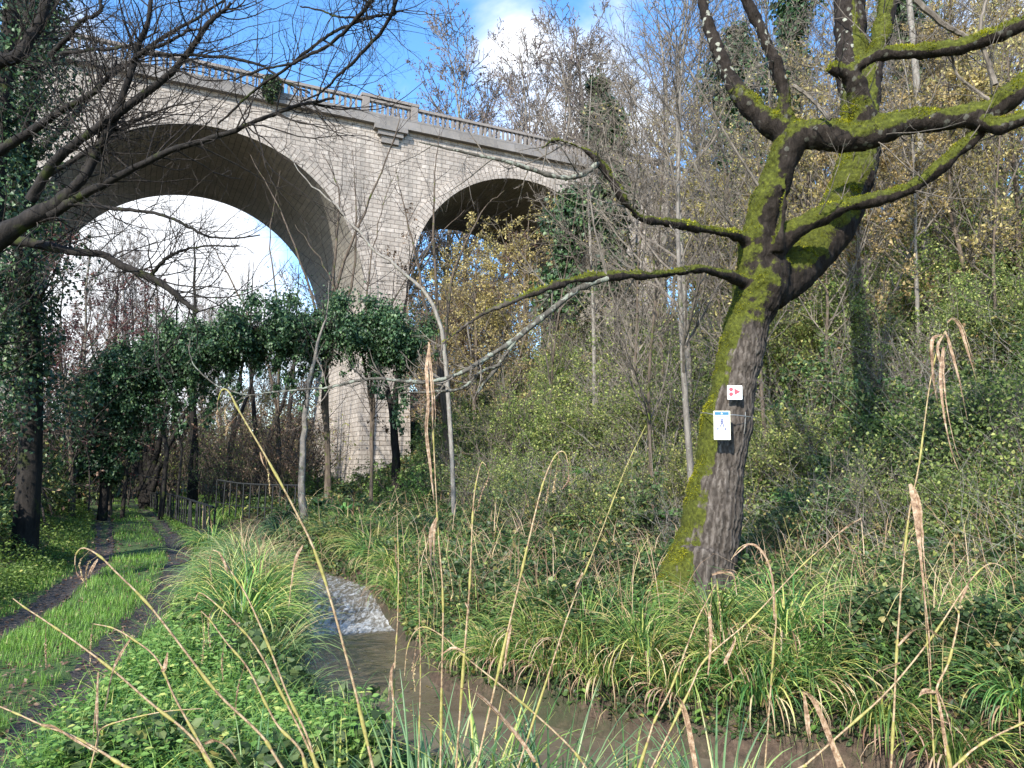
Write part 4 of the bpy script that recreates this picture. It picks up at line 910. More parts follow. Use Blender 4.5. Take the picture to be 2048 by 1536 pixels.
stems('bare_tree', (792, 960, 30), [[(788, 850), (800, 700), (812, 600), (830, 470)], [(780, 800), (740, 700), (720, 620)]], 'short dark tree hugging the right side of the pier foot', bark='bark_dark', r=9, n=12, leaf='brown', nl=500, ls=.14)
# coppice stool at the end of the track
stems('coppiced_tree', (292, 1012, 31), [[(255, 900), (205, 780), (170, 640)], [(262, 900), (240, 760), (225, 600)], [(280, 900), (270, 740), (262, 560)], [(292, 900), (296, 740), (290, 540)], [(302, 900), (318, 740), (330, 560)], [(315, 900), (345, 780), (385, 640)], [(268, 920), (250, 850), (190, 800)], [(325, 920), (370, 830), (430, 740)]], 'coppiced tree with a fan of dark stems where the track ends', bark='bark_dark', r=9, n=9, l=2.4)
stems('bare_tree', (386, 1005, 33), [[(388, 900), (384, 760), (390, 600), (386, 450)]], 'single dark straight trunk right of the coppiced tree', bark='bark_dark', r=11, n=16, l=2.6)
for i, (px, Y, tx, lab) in enumerate(((445, 36, 490, 'dark leaning trunk behind the iron railings, nearest the straight trunk'), (520, 37, 500, 'thin dark trunk behind the middle of the iron railings'), (565, 34, 590, 'thin dark trunk behind the railings, nearest the pier'), (215, 38, 230, 'thin dark trunk behind the track on the left of the coppiced tree'), (150, 34, 120, 'dark trunk left of the track in the shade'), (95, 28, 100, 'dark trunk near the left edge behind the red leaves'), (345, 48, 350, 'thin straight trunk far behind the coppiced tree'))):
    stems('bare_tree', (px, 1000, Y), [[((px+tx)/2, 850), (tx, 700), (tx+8, 520)], [(px+20, 880), (px+60, 760), (px+75, 640)]], lab, bark='bark_dark', r=7, n=10, l=2.4)

# ------------------------------------------------------------ the big dark limbs at the upper left
b0 = np.array([-8.2, 10.6]); lt = empty('dark_limbed_tree', (b0[0], b0[1], gz(*b0)), 'dark bare tree with long crooked limbs reaching in from the left edge', 'tree')
LL = [[(-160, 940, 10.2, 40), (-130, 760, 10.2, 38), (-90, 600, 10.2, 34), (-20, 500, 10.1, 27), (68, 440, 10, 22), (120, 415, 9.9, 19), (164, 369, 9.8, 13), (191, 328, 9.8, 11), (219, 263, 9.7, 11), (236, 219, 9.7, 10), (263, 137, 9.6, 8), (273, 92, 9.6, 8), (294, 44, 9.5, 6), (304, -10, 9.5, 5)],
      [(60, 400, 9.9, 14), (96, 342, 9.8, 12), (150, 290, 9.7, 11), (205, 249, 9.6, 10.5), (308, 171, 9.5, 9), (369, 116, 9.4, 7.5), (410, 58, 9.3, 7), (440, 25, 9.3, 5), (462, 5, 9.3, 4)],
      [(100, 430, 9.9, 13), (137, 405, 9.8, 11), (190, 375, 9.6, 10), (239, 350, 9.5, 9), (342, 304, 9.3, 7.5), (444, 270, 9.1, 6.5), (513, 243, 9, 5.5), (581, 212, 8.9, 5), (630, 204, 8.8, 4), (668, 197, 8.8, 3)],
      [(110, 425, 9.9, 9), (154, 410, 9.8, 6), (239, 418, 9.6, 5), (342, 438, 9.4, 4), (385, 460, 9.3, 3.5), (440, 475, 9.3, 2.5), (520, 470, 9.2, 1.5)],
      [(-100, 520, 10.5, 20), (-40, 480, 10.5, 16), (40, 485, 10.5, 14), (120, 500, 10.4, 11), (205, 510, 10.3, 9), (246, 531, 10.2, 9), (301, 551, 10.1, 9), (335, 572, 10, 8), (362, 600, 10, 6.5), (396, 624, 10, 4)],
      [(301, 551, 10.1, 5), (325, 520, 10, 4.5), (350, 505, 10, 4), (400, 495, 10, 2.5), (480, 492, 10, 1.5)],
      [(-60, 330, 10.6, 14), (0, 294, 10.6, 13), (68, 253, 10.5, 10), (130, 215, 10.4, 8), (188, 181, 10.3, 7), (215, 150, 10.2, 5), (232, 125, 10.2, 4)],
      [(-60, 160, 11, 20), (0, 130, 11, 17), (44, 116, 11, 15), (70, 75, 11, 14), (85, 41, 11, 13), (97, -10, 11, 12)],
      [(263, 130, 9.6, 5), (290, 102, 9.5, 5), (342, 85, 9.4, 4), (380, 62, 9.3, 3), (420, 60, 9.2, 2)],
      [(273, 105, 9.6, 5), (350, 110, 9.4, 4), (440, 118, 9.2, 4), (510, 128, 9.1, 3.5), (560, 160, 9, 3), (620, 185, 9, 2)],
      [(100, 110, 10.8, 6), (140, 68, 10.6, 6), (170, 38, 10.5, 5), (200, 20, 10.4, 5), (200, -20, 10.4, 4)],
      [(120, 108, 10.6, 5), (180, 98, 10.5, 4.5), (240, 90, 10.2, 3.5), (320, 60, 10, 2)],
      [(435, 248, 9.1, 2.5), (480, 210, 8.9, 3), (547, 157, 8.6, 3.5), (632, 92, 8.2, 4), (700, 52, 8, 4), (760, 30, 7.8, 3)],
      [(470, 160, 9, 2.5), (560, 130, 8.5, 3), (600, 113, 8.2, 4), (685, 65, 7.8, 4.5), (747, 0, 7.5, 5), (770, -40, 7.5, 5)],
      [(600, 205, 8.6, 2), (640, 190, 8.3, 2.5), (668, 164, 8, 3), (700, 135, 7.9, 4), (754, 68, 7.6, 4.5), (788, 0, 7.4, 5), (800, -50, 7.4, 5)],
      [(600, 12, 8, 2), (660, 28, 7.8, 2.5), (720, 34, 7.7, 3), (780, 28, 7.6, 3.5), (790, 20, 7.5, 3)],
      [(164, 369, 9.8, 7), (185, 300, 9.75, 7), (230, 240, 9.7, 7)]]
a = Acc(); t = Acc()
for i, pts in enumerate(LL):
    Pp, Rp = traced(pts, 60); Rp = .82*Rp*(1+.06*rng.normal(size=len(Rp))); off = np.cumsum(rng.normal(size=Pp.shape)*.006, 0); off -= np.linspace(0, 1, 60)[:, None]*off[-1]
    tubes(a, Pp+off, Rp, 9); big = pts[len(pts)//2][3] > 5
    twigs_from(t, Pp[6:], Rp[6:], 40 if big else 22, 58, 1.5 if big else 1.0, .05 if i % 3 else -.02, 3, .011 if big else .006, curl=.17)
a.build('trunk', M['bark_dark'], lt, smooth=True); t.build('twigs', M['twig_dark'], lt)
# another tree further back on the left crossing the sky
stems('bare_tree', (-200, 980, 18), [[(-60, 500), (120, 260), (260, 120), (420, 20), (520, -60)], [(-80, 560), (60, 380), (180, 300), (300, 230), (420, 200)], [(-100, 500), (0, 200), (80, 60), (130, -60)]], 'bare tree behind the dark limbs with fine twigs against the sky', bark='bark_dark', r=11, n=40, l=2.6)

# ------------------------------------------------------------ ivy smothered bough across the track
def cloud(acc, C, Rad, n, size, shape='ivy', hang=.8, pw=.35, asp=.85, tilt=.8):
    """leaves through the volume of ellipsoids, denser toward the skin"""
    C = np.asarray(C, float); Rad = np.asarray(Rad, float)
    if Rad.ndim == 1: Rad = np.repeat(Rad[:, None], 3, 1)
    w = Rad.prod(1)**(2/3); i = rng.choice(len(C), n, p=w/w.sum()); d = norm(rng.normal(size=(n, 3)))
    P = C[i] + d*Rad[i]*(rng.random((n, 1))**pw if pw < 1 else np.abs(rng.normal(size=(n, 1)))*.62)
    D = d*.5 + rng.normal(size=(n, 3))*.5; D[:, 2] -= hang
    leaves(acc, P, D, size*rng.uniform(.6, 1.3, n), shape, asp, tilt=tilt, up=norm(d+[0, 0, .5]))
    return P
YB = 25
ib = at(400, 1000, YB); ivyb = empty('ivy_covered_bough', (ib[0], ib[1], gz(ib[0], ib[1])), 'great arching bough smothered in dark glossy ivy over the track before the pier', 'tree')
line = [(200, 920, 25), (195, 830, 25), (215, 765, 25), (275, 722, 25), (330, 695, 25), (400, 668, 25), (470, 655, 25), (545, 648, 25), (620, 645, 25), (700, 645, 25), (770, 650, 25), (830, 668, 25)]
Pp = smooth([[*at(*q)] for q in line], 60)
a = Acc(); tubes(a, Pp-[0, 0, .15], np.linspace(.22, .1, 60), 9)
for px, r_ in ((205, .15), (245, .07), (322, .09), (352, .05)): tubes(a, *[q for q in (np.array([at(px, 1010, YB)-[0, 0, .6], at(px+12, 900, YB), at(px-9, 800, YB), at(px+8, 690 if px > 300 else 780, YB)])[None], r_*np.array([[1.1, .9, .75, .6]]))], 8)
a.build('trunk', M['bark_dark'], ivyb, smooth=True)
C, Rd = [], []
for p, q in zip(Pp, np.linspace(0, 1, 60)):
    for k in range(4):
        C.append(p + rng.normal(size=3)*[.35, .6, .38] + [0, 0, -.12]); Rd.append(rng.uniform(.16, .6))
for p in smooth([[*at(*q)] for q in line], 110):
    for k in range(3): C.append(p + rng.normal(size=3)*[.3, .5, .2] - [0, 0, rng.uniform(.1, .95)]); Rd.append(rng.uniform(.22, .5))
for px, y0, y1, w_ in ((200, 760, 940, .55), (235, 760, 900, .45), (275, 740, 850, .4), (320, 720, 830, .4), (385, 690, 820, .5), (440, 690, 770, .4), (560, 690, 790, .35), (600, 690, 830, .32), (640, 690, 800, .35), (700, 690, 760, .4), (760, 680, 800, .45), (800, 690, 860, .4), (170, 800, 900, .4), (150, 760, 940, .5), (185, 800, 960, .5), (260, 800, 930, .45), (300, 780, 890, .45), (350, 740, 870, .42), (415, 740, 860, .35), (470, 700, 800, .35), (520, 690, 760, .35), (225, 820, 960, .5)):
    for y_ in np.arange(y0, y1, 14): C.append(at(px+rng.normal()*8, y_, YB+rng.normal()*.3)); Rd.append(w_*rng.uniform(.6, 1.1)*(1-.5*(y_-y0)/(y1-y0)))
a = Acc(); cloud(a, C, Rd, 175000, .08, pw=2, hang=1.0); a.build('ivy', M['ivy'], ivyb)
a = Acc(); twigs_from(a, Pp, np.full(60, .06), 130, 70, 1.5, -.02, 3, .012); a.build('branches', M['twig'], ivyb)
# the ivy tuft growing on the parapet
e = empty('ivy_tuft', bp(np.array(-13.0), np.array(-.35), np.array(ZT-.2)), 'round dark ivy tuft growing out of the parapet above the big arch', 'plant')
c0 = at(540, 180, at(540, 180, 1)[1]); k_ = None
w_ = ray(540, 180); tt = (np.array([0, Y0, CAMZ])-np.array([0, 0, CAMZ]))@NV/(w_@NV); pc = np.array([0, 0, CAMZ])+w_*tt; pc = pc - NV*.3; e.location = tuple(pc - np.array([0, 0, .6]))
a = Acc(); cloud(a, [pc, pc+[0, 0, .35], pc-[0, 0, .35], pc+[.15, 0, .1]], [.48, .36, .4, .42], 1600, .14); a.build('leaves', M['ivy'], e)
a = Acc(); tubes(a, np.array([[pc-[0, 0, .6], pc-[0, 0, .2], pc+[0, 0, .2]]]), np.array([[.05, .04, .03]]), 5); a.build('stem', M['bark_dark'], e)

# ------------------------------------------------------------ shrubs and undergrowth
def shrub(name, h, nst, leaf, nl, ls, twig='twig', shape='dia', spread=.5, dens=1.0, cat='shrub', hang=.2, minr=.004):
    e = empty(name, (0, 0, 0), 'x', cat)
    st = rng.normal(size=(nst, 3))*[.15, .15, 0]*h; az = rng.uniform(0, 6.28, nst); sp_ = rng.uniform(.1, 1, nst)*spread
    d = np.stack([np.cos(az)*sp_, np.sin(az)*sp_, np.ones(nst)], 1)
    A, B = grow(st, d, h*rng.uniform(.6, 1.2, nst), np.full(nst, .007*h), 10, .12, -.02, .25); sk = [(A, B)]
    for n, an, lf, K in ((int(8*dens), 50, .45, 7), (5, 55, .5, 5)):
        st_, dd, ln, rd = spawn(A, B, n, .15, 1, an, lf); A, B = grow(st_, dd, ln, np.maximum(rd, minr), K, .16, .0, .4); sk.append((A, B))
    a = Acc(); [tubes(a, np.array(p), np.array(q), 4 if i == 0 else 3) for i, (p, q) in enumerate(sk)]; a.build('stems', M[twig], e)
    if nl:
        P_, R_ = sk[2]; i = rng.integers(0, len(P_), nl); j = rng.integers(1, P_.shape[1], nl); d = rng.normal(size=(nl, 3)); d[:, 2] -= hang
        a = Acc(); leaves(a, P_[i, j]+rng.normal(size=(nl, 3))*ls*.6, d, ls*rng.uniform(.5, 1.3, nl), shape, .62, tilt=.7); a.build('foliage', M[leaf], e)
    return e
kinds = {
 'lime': ([shrub('leafy_shrub', 2.6, 18, 'lime', 8500, .07), shrub('leafy_shrub', 2.2, 16, 'lime', 6500, .065)], 'shrub with small yellow green leaves'),
 'twiggy': ([shrub('twiggy_shrub', 2.8, 16, 'lime', 2200, .055), shrub('twiggy_shrub', 2.4, 22, 'brown', 500, .05, 'bark_grey')], 'tangled leafless shrub'),
 'green': ([shrub('green_shrub', 1.7, 16, 'bramble', 4600, .075, shape='ivy', spread=1.0), shrub('green_shrub', 1.5, 14, 'ivy_mix', 4600, .07, shape='ivy', spread=.9)], 'low dark green bramble bush'),
}
rowsdef = [('at the foot of the slope', 'foot', [(1000, 17.0, 'green', .8), (1075, 15.5, 'twiggy', .6), (1150, 14.5, 'green', .8), (1215, 14.0, 'lime', .55), (1290, 13.2, 'green', .8), (1350, 13, 'twiggy', .6), (1560, 12, 'green', .7), (1640, 12.6, 'green', .75), (1715, 12, 'twiggy', .55), (1800, 12.5, 'green', .8), (1880, 12, 'lime', .5), (1960, 12.5, 'green', .75), (2040, 12, 'twiggy', .6)]),
 ('low on the slope', 'low', [(900, 25, 'green', 1), (960, 22, 'twiggy', 1), (1030, 20, 'lime', .8), (1100, 18.5, 'green', 1), (1170, 18, 'twiggy', .9), (1245, 17, 'lime', .8), (1315, 17, 'twiggy', .8), (1390, 16, 'lime', .8), (1560, 15, 'lime', .9), (1620, 16, 'twiggy', .9), (1700, 15, 'green', 1), (1770, 15.5, 'twiggy', .9), (1850, 15, 'twiggy', .85), (1920, 15.5, 'lime', .8), (2000, 15, 'green', 1), (2070, 15.5, 'lime', .8)]),
 ('midway up the slope', 'mid', [(860, 31, 'green', 1.4), (930, 29, 'lime', 1.1), (1010, 27, 'twiggy', 1.2), (1080, 25, 'lime', 1.1), (1160, 23, 'lime', 1.1), (1230, 22, 'twiggy', 1.1), (1300, 21, 'lime', 1.1), (1380, 20, 'twiggy', 1.1), (1560, 19, 'lime', 1.15), (1640, 19, 'lime', 1.1), (1720, 18.5, 'lime', 1.2), (1790, 19, 'lime', 1.2), (1870, 18.5, 'lime', 1.15), (1950, 19, 'twiggy', 1.1), (2030, 18.5, 'lime', 1.1), (2100, 19, 'lime', 1.1)]),
 ('high on the slope', 'high', [(1060, 33, 'twiggy', 1.3), (1130, 30, 'lime', 1.2), (1210, 28, 'twiggy', 1.3), (1290, 26.5, 'twiggy', 1.3), (1370, 25, 'lime', 1.3), (1440, 27, 'twiggy', 1.3), (1540, 24, 'twiggy', 1.3), (1620, 25, 'lime', 1.3), (1700, 23.5, 'twiggy', 1.3), (1780, 25, 'lime', 1.4), (1860, 23.5, 'lime', 1.3), (1940, 25, 'twiggy', 1.3), (2020, 23.5, 'lime', 1.3), (2100, 24, 'twiggy', 1.3)]),
 ('near the hilltop', 'top', [(1180, 36, 'twiggy', 1.6), (1270, 34, 'twiggy', 1.6), (1360, 32, 'twiggy', 1.6), (1450, 34, 'lime', 1.5), (1540, 31, 'twiggy', 1.6), (1640, 33, 'twiggy', 1.6), (1740, 31, 'lime', 1.5), (1840, 33, 'twiggy', 1.6), (1940, 31, 'twiggy', 1.6), (2040, 33, 'twiggy', 1.6)])]
for rn, rk, L_ in rowsdef:
    for kd, (pr, txt) in kinds.items():
        sp_ = [spot(px, Y+rng.uniform(-.4, .4), s*rng.uniform(.85, 1.15)) for px, Y, k, s in L_ if k == kd]
        if sp_: place(pr, sp_, txt+' '+rn+', {}', txt+'s '+rn)
# left bank
pr = [shrub('green_shrub', 1.6, 16, 'bramble', 4200, .085, shape='ivy', spread=1.0, twig='twig_dark'), shrub('twiggy_shrub', 2.8, 20, 'brown', 700, .07, 'twig_dark')]
place(pr[:1], [spot(5, 17.5, .9), spot(-60, 13, .8), spot(70, 22, 1.1), spot(135, 28, 1.2), spot(-60, 19, 1.4), spot(20, 24, 1.5)], 'dark bramble bush on the left bank, {}', 'bramble bushes on the left bank')
place(pr[1:], [spot(0, 18, 1.4), spot(70, 23, 1.5), spot(130, 29, 1.7), spot(185, 33, 1.6), spot(-60, 15, 1.3), spot(240, 38, 1.6)], 'dark leafless thicket on the left bank, {}', 'leafless thickets on the left bank')
place([shrub('twiggy_shrub', 2.8, 20, 'brown', 1500, .08, 'bark_brown'), shrub('twiggy_shrub', 2.6, 20, 'lime', 900, .07, 'bark_brown')], [spot(430, 29, 1.3), spot(490, 31, 1.4), spot(545, 28, 1.2), spot(590, 31, 1.3), spot(350, 36, 1.6), spot(300, 42, 1.8), spot(410, 42, 2.0), spot(500, 40, 1.9), spot(580, 41, 1.9)], 'dark thicket under the ivy covered bough, {}', 'thickets under the bough')
place([shrub('green_shrub', 1.5, 16, 'nettle', 2600, .09, spread=1.0), ], [spot(590, 29, .9), spot(620, 31, 1.0), spot(760, 31, 1.1), spot(800, 27, 1.0), spot(850, 25, 1.0)], 'fresh green bush at the pier foot, {}', 'green bushes at the pier foot')
# distant wooded valley side beyond the viaduct
acc = Acc(); n = 60000; xx = rng.uniform(-90, 40, n); yy = rng.uniform(75, 130, n); zz = ground(xx, yy)+rng.uniform(0, 1, n)**1.5*(7+3*vnoise(xx, yy, .12, 60))
leaves(acc, np.stack([xx, yy, zz], 1), rng.normal(size=(n, 3)), .35*rng.uniform(.4, 1.2, n), 'dia', .5, tilt=1.5)
n = 70000; xx = rng.uniform(-40, -6, n); yy = rng.uniform(46, 74, n); zz = ground(xx, yy)+rng.uniform(0, 1, n)**1.3*(7.5+2.5*vnoise(xx, yy, .3, 61)); leaves(acc, np.stack([xx, yy, zz], 1), rng.normal(size=(n, 3)), .2*rng.uniform(.4, 1.2, n), 'dia', .4, tilt=1.5)
tag(acc.build('far_woodland', M['brown']), 'brown leafless woodland far beyond the viaduct', kind='stuff')

# ------------------------------------------------------------ scattered ground cover
def sample(n, y0, y1, p0=-350, p1=2400):
    Y = y0*(y1/y0)**rng.random(n); px = rng.uniform(p0, p1, n); X = (px-1024)/FPX*Y
    dp_, sp_, _ = dist_poly(X, Y, LP); ds_, ss_, ps_ = dist_poly(X, Y, LS)
    hw_ = np.interp(ps_, np.arange(len(LS)), LS[:, 2])
    return dict(x=X, y=Y, z=ground(X, Y), pd=dp_*sp_, sd=ds_-hw_, right=ss_ > 0, u=hill_u(X, Y), px=px)
def sel(q, m): return {k: v[m] for k, v in q.items()}
def pos(q): return np.stack([q['x'], q['y'], q['z']], 1)
# turf on and beside the track
q = sample(300000, 3.2, 45, -300, 900)
rut = np.minimum(np.abs(q['pd']-.72), np.abs(q['pd']+.72)); pat = vnoise(q['x'], q['y'], 1.6, 50)
m = (~q['right']) & (q['sd'] > .25) & (q['pd'] > -6) & (q['pd'] < 1.7) & (rut > .17+.12*rng.random(len(rut))) & (pat > -.5+.5*rng.random(len(rut))) & ~((q['y'] > 12) & (np.abs(q['pd']) < 1.1) & (rng.random(len(rut)) < .35+.6*sst(vnoise(q['x'], q['y'], .6, 70), -.2, .3))) & ~((np.abs(q['y']-6.2) < .5) & (q['pd'] > -.9) & (q['pd'] < .9) & (rng.random(len(rut)) < .8))
q = sel(q, m); n = len(q['x']); acc = Acc()
blades(acc, pos(q), rng.uniform(0, 6.28, n), rng.uniform(.04, .13, n)*(1+.5*vnoise(q['x'], q['y'], 2, 51)), np.maximum(.0035, q['y']*.0006)*rng.uniform(.7, 1.4, n), 1.45, rng.uniform(.3, 1.3), K=3, fold=.1, var=np.clip(.45+.25*vnoise(q['x'], q['y'], 1.1, 52)+.25*rng.normal(size=n), 0, 1))
tag(acc.build('grass', M['grass']), 'short bright green grass on and beside the track', kind='stuff')
# small broad leaves among the turf and on the left bank
q = sample(300000, 4, 45, -350, 900); m = (~q['right']) & (q['sd'] > .2) & (((q['pd'] > 1.05)) | ((q['pd'] < -1.0) & (rng.random(len(q['x'])) < .55)))
q = sel(q, m); n = len(q['x']); acc = Acc(); hgt = np.where(q['pd'] > 1, .08+.42*np.clip(vnoise(q['x'], q['y'], .9, 53)+.5, 0, 1), .08)
P_ = pos(q); P_[:, 2] += hgt*rng.random(n); leaves(acc, P_, rng.normal(size=(n, 3))*[1, 1, .3], (.022+.0016*q['y'])*rng.uniform(.6, 1.4, n), 'ovate', .7, tilt=.5, var=np.clip(.4+.3*vnoise(q['x'], q['y'], .7, 54)+.25*rng.normal(size=n), 0, 1))
tag(acc.build('herb_cover', M['nettle']), 'low green herbs covering the left bank and track verge', kind='stuff')
# ivy and bramble leaves over the right bank and the slope
q = sample(620000, 5.2, 60, 500, 2450); m = q['right'] & (q['sd'] > .12)
bare_ = vnoise(q['x'], q['y'], .8, 55) + .6*rng.normal(size=len(m)); m &= ~((q['u'] > 1.0) & (bare_ > .75))
q = sel(q, m); n = len(q['x']); mound = np.clip(1.3*vnoise(q['x'], q['y'], 1.9, 56)+.6, 0, 1.9); edge = sst(q['sd'], 0, .5)
near_foot = np.exp(-(((q['x']-2.1)/.95)**2+((q['y']-7.7)/1.2)**2)**2); hgt = (1-.75*near_foot)*(.10+.34*mound)*(.35+.65*edge)*(1-.3*sst(q['u'], 0, 3)); P_ = pos(q); P_[:, 2] += hgt*rng.random(n)**.6
sz = (.026+.0027*q['y'])*rng.uniform(.5, 1.5, n); tone = np.clip(.34+.22*vnoise(q['x'], q['y'], .55, 57)+.22*rng.normal(size=n)+.5*(rng.random(n) < .13), 0, .97)
b_ = rng.random(n) < .5+.35*vnoise(q['x'], q['y'], .6, 58)
acc = Acc(); leaves(acc, P_[b_], rng.normal(size=(b_.sum(), 3))*[1, 1, .4], sz[b_], 'ivy', .95, tilt=.6, var=tone[b_]); tag(acc.build('ivy_ground_cover', M['ivy_mix']), 'ivy and small leaves carpeting the right bank and slope', kind='stuff')
acc = Acc(); c_ = ~b_; leaves(acc, P_[c_], rng.normal(size=(c_.sum(), 3))*[1, 1, .5], sz[c_]*1.05, 'ovate', .7, tilt=.7, var=tone[c_]); tag(acc.build('bramble_cover', M['bramble']), 'bramble and nettle leaves over the right bank and slope', kind='stuff')
q = sample(460000, 10, 60, 900, 2450); m = q['right'] & (q['u'] > .8) & (vnoise(q['x'], q['y'], .7, 65)+.55*rng.normal(size=460000) > -.15); q = sel(q, m); n = len(q['x']); P_ = pos(q); top_ = (.5+2.6*np.clip(vnoise(q['x'], q['y'], .5, 66)+.3, 0, 1.3))*sst(q['u'], .3, 3.5); P_[:, 2] += top_*rng.random(n)**.8
acc = Acc(); leaves(acc, P_, rng.normal(size=(n, 3)), (.022+.0026*q['y'])*rng.uniform(.5, 1.4, n), 'ovate', .7, tilt=.8, var=np.clip(.42+.32*vnoise(q['x'], q['y'], .35, 67)+.22*rng.normal(size=n)+.3*(rng.random(n) < .15), 0, 1)); tag(acc.build('undergrowth', M['lime']), 'yellow green leaves of dense undergrowth over the slope', kind='stuff')
# fallen leaves
q = sample(90000, 5, 60, -300, 2450); m = ((q['u'] > .5) | ((q['pd'] > .3) & (q['y'] > 14))| ((rng.random(90000) < .3) & (~q['right'])) | ((rng.random(90000) < .25))) & (q['sd'] > .1); q = sel(q, m); n = len(q['x']); P_ = pos(q); P_[:, 2] += .02+.2*rng.random(n)*(q['u'] > 0)
acc = Acc(); leaves(acc, P_, rng.normal(size=(n, 3))*[1, 1, .15], (.035+.0022*q['y'])*rng.uniform(.5, 1.2, n), 'dia', .7, tilt=.35); tag(acc.build('leaf_litter', M['brown']), 'brown fallen leaves strewn over slope and track', kind='stuff')
# long grasses and dry straws through the right bank
q = sample(60000, 5, 30, 620, 2450); keep_ = rng.random(60000) < .85; m = q['right'] & (q['sd'] > .1) & (q['u'] < 3.5) & (((q['x']-2.1)/.75)**2+((q['y']-7.8)/1.2)**2 > 1) & (vnoise(q['x'], q['y'], .9, 59)+.5*rng.normal(size=60000) > -.2) & keep_; q = sel(q, m); n = len(q['x']); acc = Acc()
blades(acc, pos(q), rng.uniform(0, 6.28, n), rng.uniform(.25, .8, n), np.maximum(.006, .0009*q['y'])*rng.uniform(.7, 1.3, n), rng.uniform(.8, 1.5, n), rng.uniform(.4, 2.2, n), K=5, var=rng.beta(1.6, 2.2, n)); tag(acc.build('long_grass', M['sedge']), 'long tangled grass along the right bank', kind='stuff')
q = sample(6500, 5, 26, 560, 2450); m = q['right'] & (q['sd'] > .1) & (q['u'] < 4) & (((q['x']-2.1)/.6)**2+((q['y']-7.6)/1.5)**2 > 1); q = sel(q, m); n = len(q['x']); acc = Acc()
blades(acc, pos(q), rng.uniform(0, 6.28, n), rng.uniform(.4, 1.25, n), np.maximum(.005, .0008*q['y'])*rng.uniform(.7, 1.5, n), rng.uniform(.9, 1.5, n), rng.uniform(.2, 2.2, n), K=6, power=2.2); tag(acc.build('dry_straw', M['straw']), 'dry straw coloured stalks standing in the right bank', kind='stuff')
# fine wild twigs on the slope
n = 4200; q = sample(n*2, 9, 45, 900, 2400); q = sel(q, q['right'] & (q['u'] > 0)); n = len(q['x']); d = rng.normal(size=(n, 3))*[.9, .9, .5]; d[:, 2] = np.abs(d[:, 2])+.4
A, B = grow(pos(q), d, rng.uniform(.5, 1.8, n)*(1+q['y']*.02), np.maximum(.0022, .0003*q['y'])*rng.uniform(.8, 1.5, n), 7, .2, -.04, .4); acc = Acc(); tubes(acc, A, B, 3)
tag(acc.build('brushwood', M['bark_pale']), 'thin pale brushwood and briars tangled over the slope', kind='stuff')

q = sample(16000, 9.5, 26, 330, 700); m = (~q['right']) & (q['sd'] > .0) & (q['pd'] < -2.3); q = sel(q, m); n = len(q['x']); acc = Acc()
blades(acc, pos(q), rng.uniform(0, 6.28, n), rng.uniform(.25, .8, n), np.maximum(.006, .0009*q['y'])*rng.uniform(.7, 1.3, n), 1.35, rng.uniform(.8, 1.9), K=5, var=rng.beta(1.7, 1.8, n)); tag(acc.build('bank_grass', M['sedge']), 'rough grass between track railing and stream', kind='stuff')
q = sample(700, 10, 24, 380, 640); m = (~q['right']) & (q['sd'] > .0) & (q['pd'] < -1.7); q = sel(q, m); n = len(q['x']); acc = Acc()
blades(acc, pos(q), rng.uniform(0, 6.28, n), rng.uniform(.5, 1.2, n), np.maximum(.005, .0008*q['y'])*rng.uniform(.7, 1.5, n), 1.45, .9, K=6, power=2.2); tag(acc.build('bank_straw', M['straw']), 'dry reddish straw stalks by the railings', kind='stuff')
# ------------------------------------------------------------ nettles on the left bank
def nettles(q, h0, h1, name, label, sizek=1.0):
    n = len(q['x']); T = 7; hh = rng.uniform(h0, h1, n)*(1+.35*vnoise(q['x'], q['y'], 1.3, 61)); lean = rng.normal(size=(n, 2))*.18
    base = pos(q); a = Acc(); Pst = np.stack([base + np.stack([lean[:, 0]*hh*t*t, lean[:, 1]*hh*t*t, hh*t], 1) for t in (0, .5, 1)], 1)
    tubes(a, Pst, np.repeat(np.array([[.0035, .003, .002]]), n, 0), 3, var=.5)
    for k in range(T):
        t = .25+.75*k/(T-1); c = base + np.stack([lean[:, 0]*hh*t*t, lean[:, 1]*hh*t*t, hh*t], 1); ph = rng.uniform(0, .6, n)+k*1.57
        for s_ in (0, math.pi):
            az = ph+s_; D = np.stack([np.cos(az), np.sin(az), -.35+.5*(t-.4)+rng.normal(size=n)*.2], 1); sz_ = (.085-.05*max(0, t-.5)*1.4)*rng.uniform(.75, 1.2, n)*sizek
            leaves(a, c+D*.012, D, sz_, 'ovate', .62, tilt=.3, var=np.clip(.25+.45*t+.2*rng.normal(size=n), 0, 1))
    tag(a.build(name, M['nettle']), label, kind='stuff')
q = sample(9000, 4.2, 13, -100, 760); m = (~q['right']) & (q['sd'] > .12) & (q['pd'] < -1.15-.35*vnoise(q['x'], q['y'], 1.2, 62)) & ((q['y'] < 6.9) | ((q['px'] < 470) & (q['y'] < 8.6))) & ((q['sd'] > .6) | (q['y'] < 4.6)); q = sel(q, m); q = sel(q, np.arange(len(q['x'])) < 2000)
nettles(q, .16, .44, 'nettle_patch', 'bright green nettles on the left bank between track and stream', .88)
q2 = sample(26000, 4.0, 12, -200, 760); m = (~q2['right']) & (q2['sd'] > .1) & (q2['pd'] < -1.0) & (vnoise(q2['x'], q2['y'], 1.4, 71)+.4*rng.normal(size=26000) > 0); q2 = sel(q2, m); n = len(q2['x']); acc = Acc()
blades(acc, pos(q2), rng.uniform(0, 6.28, n), rng.uniform(.2, .62, n), .007*rng.uniform(.7, 1.3, n), 1.35, rng.uniform(.8, 1.6, n), K=5, var=rng.beta(1.5, 2, n)); tag(acc.build('verge_grass', M['sedge']), 'long grass growing up through the nettles', kind='stuff')
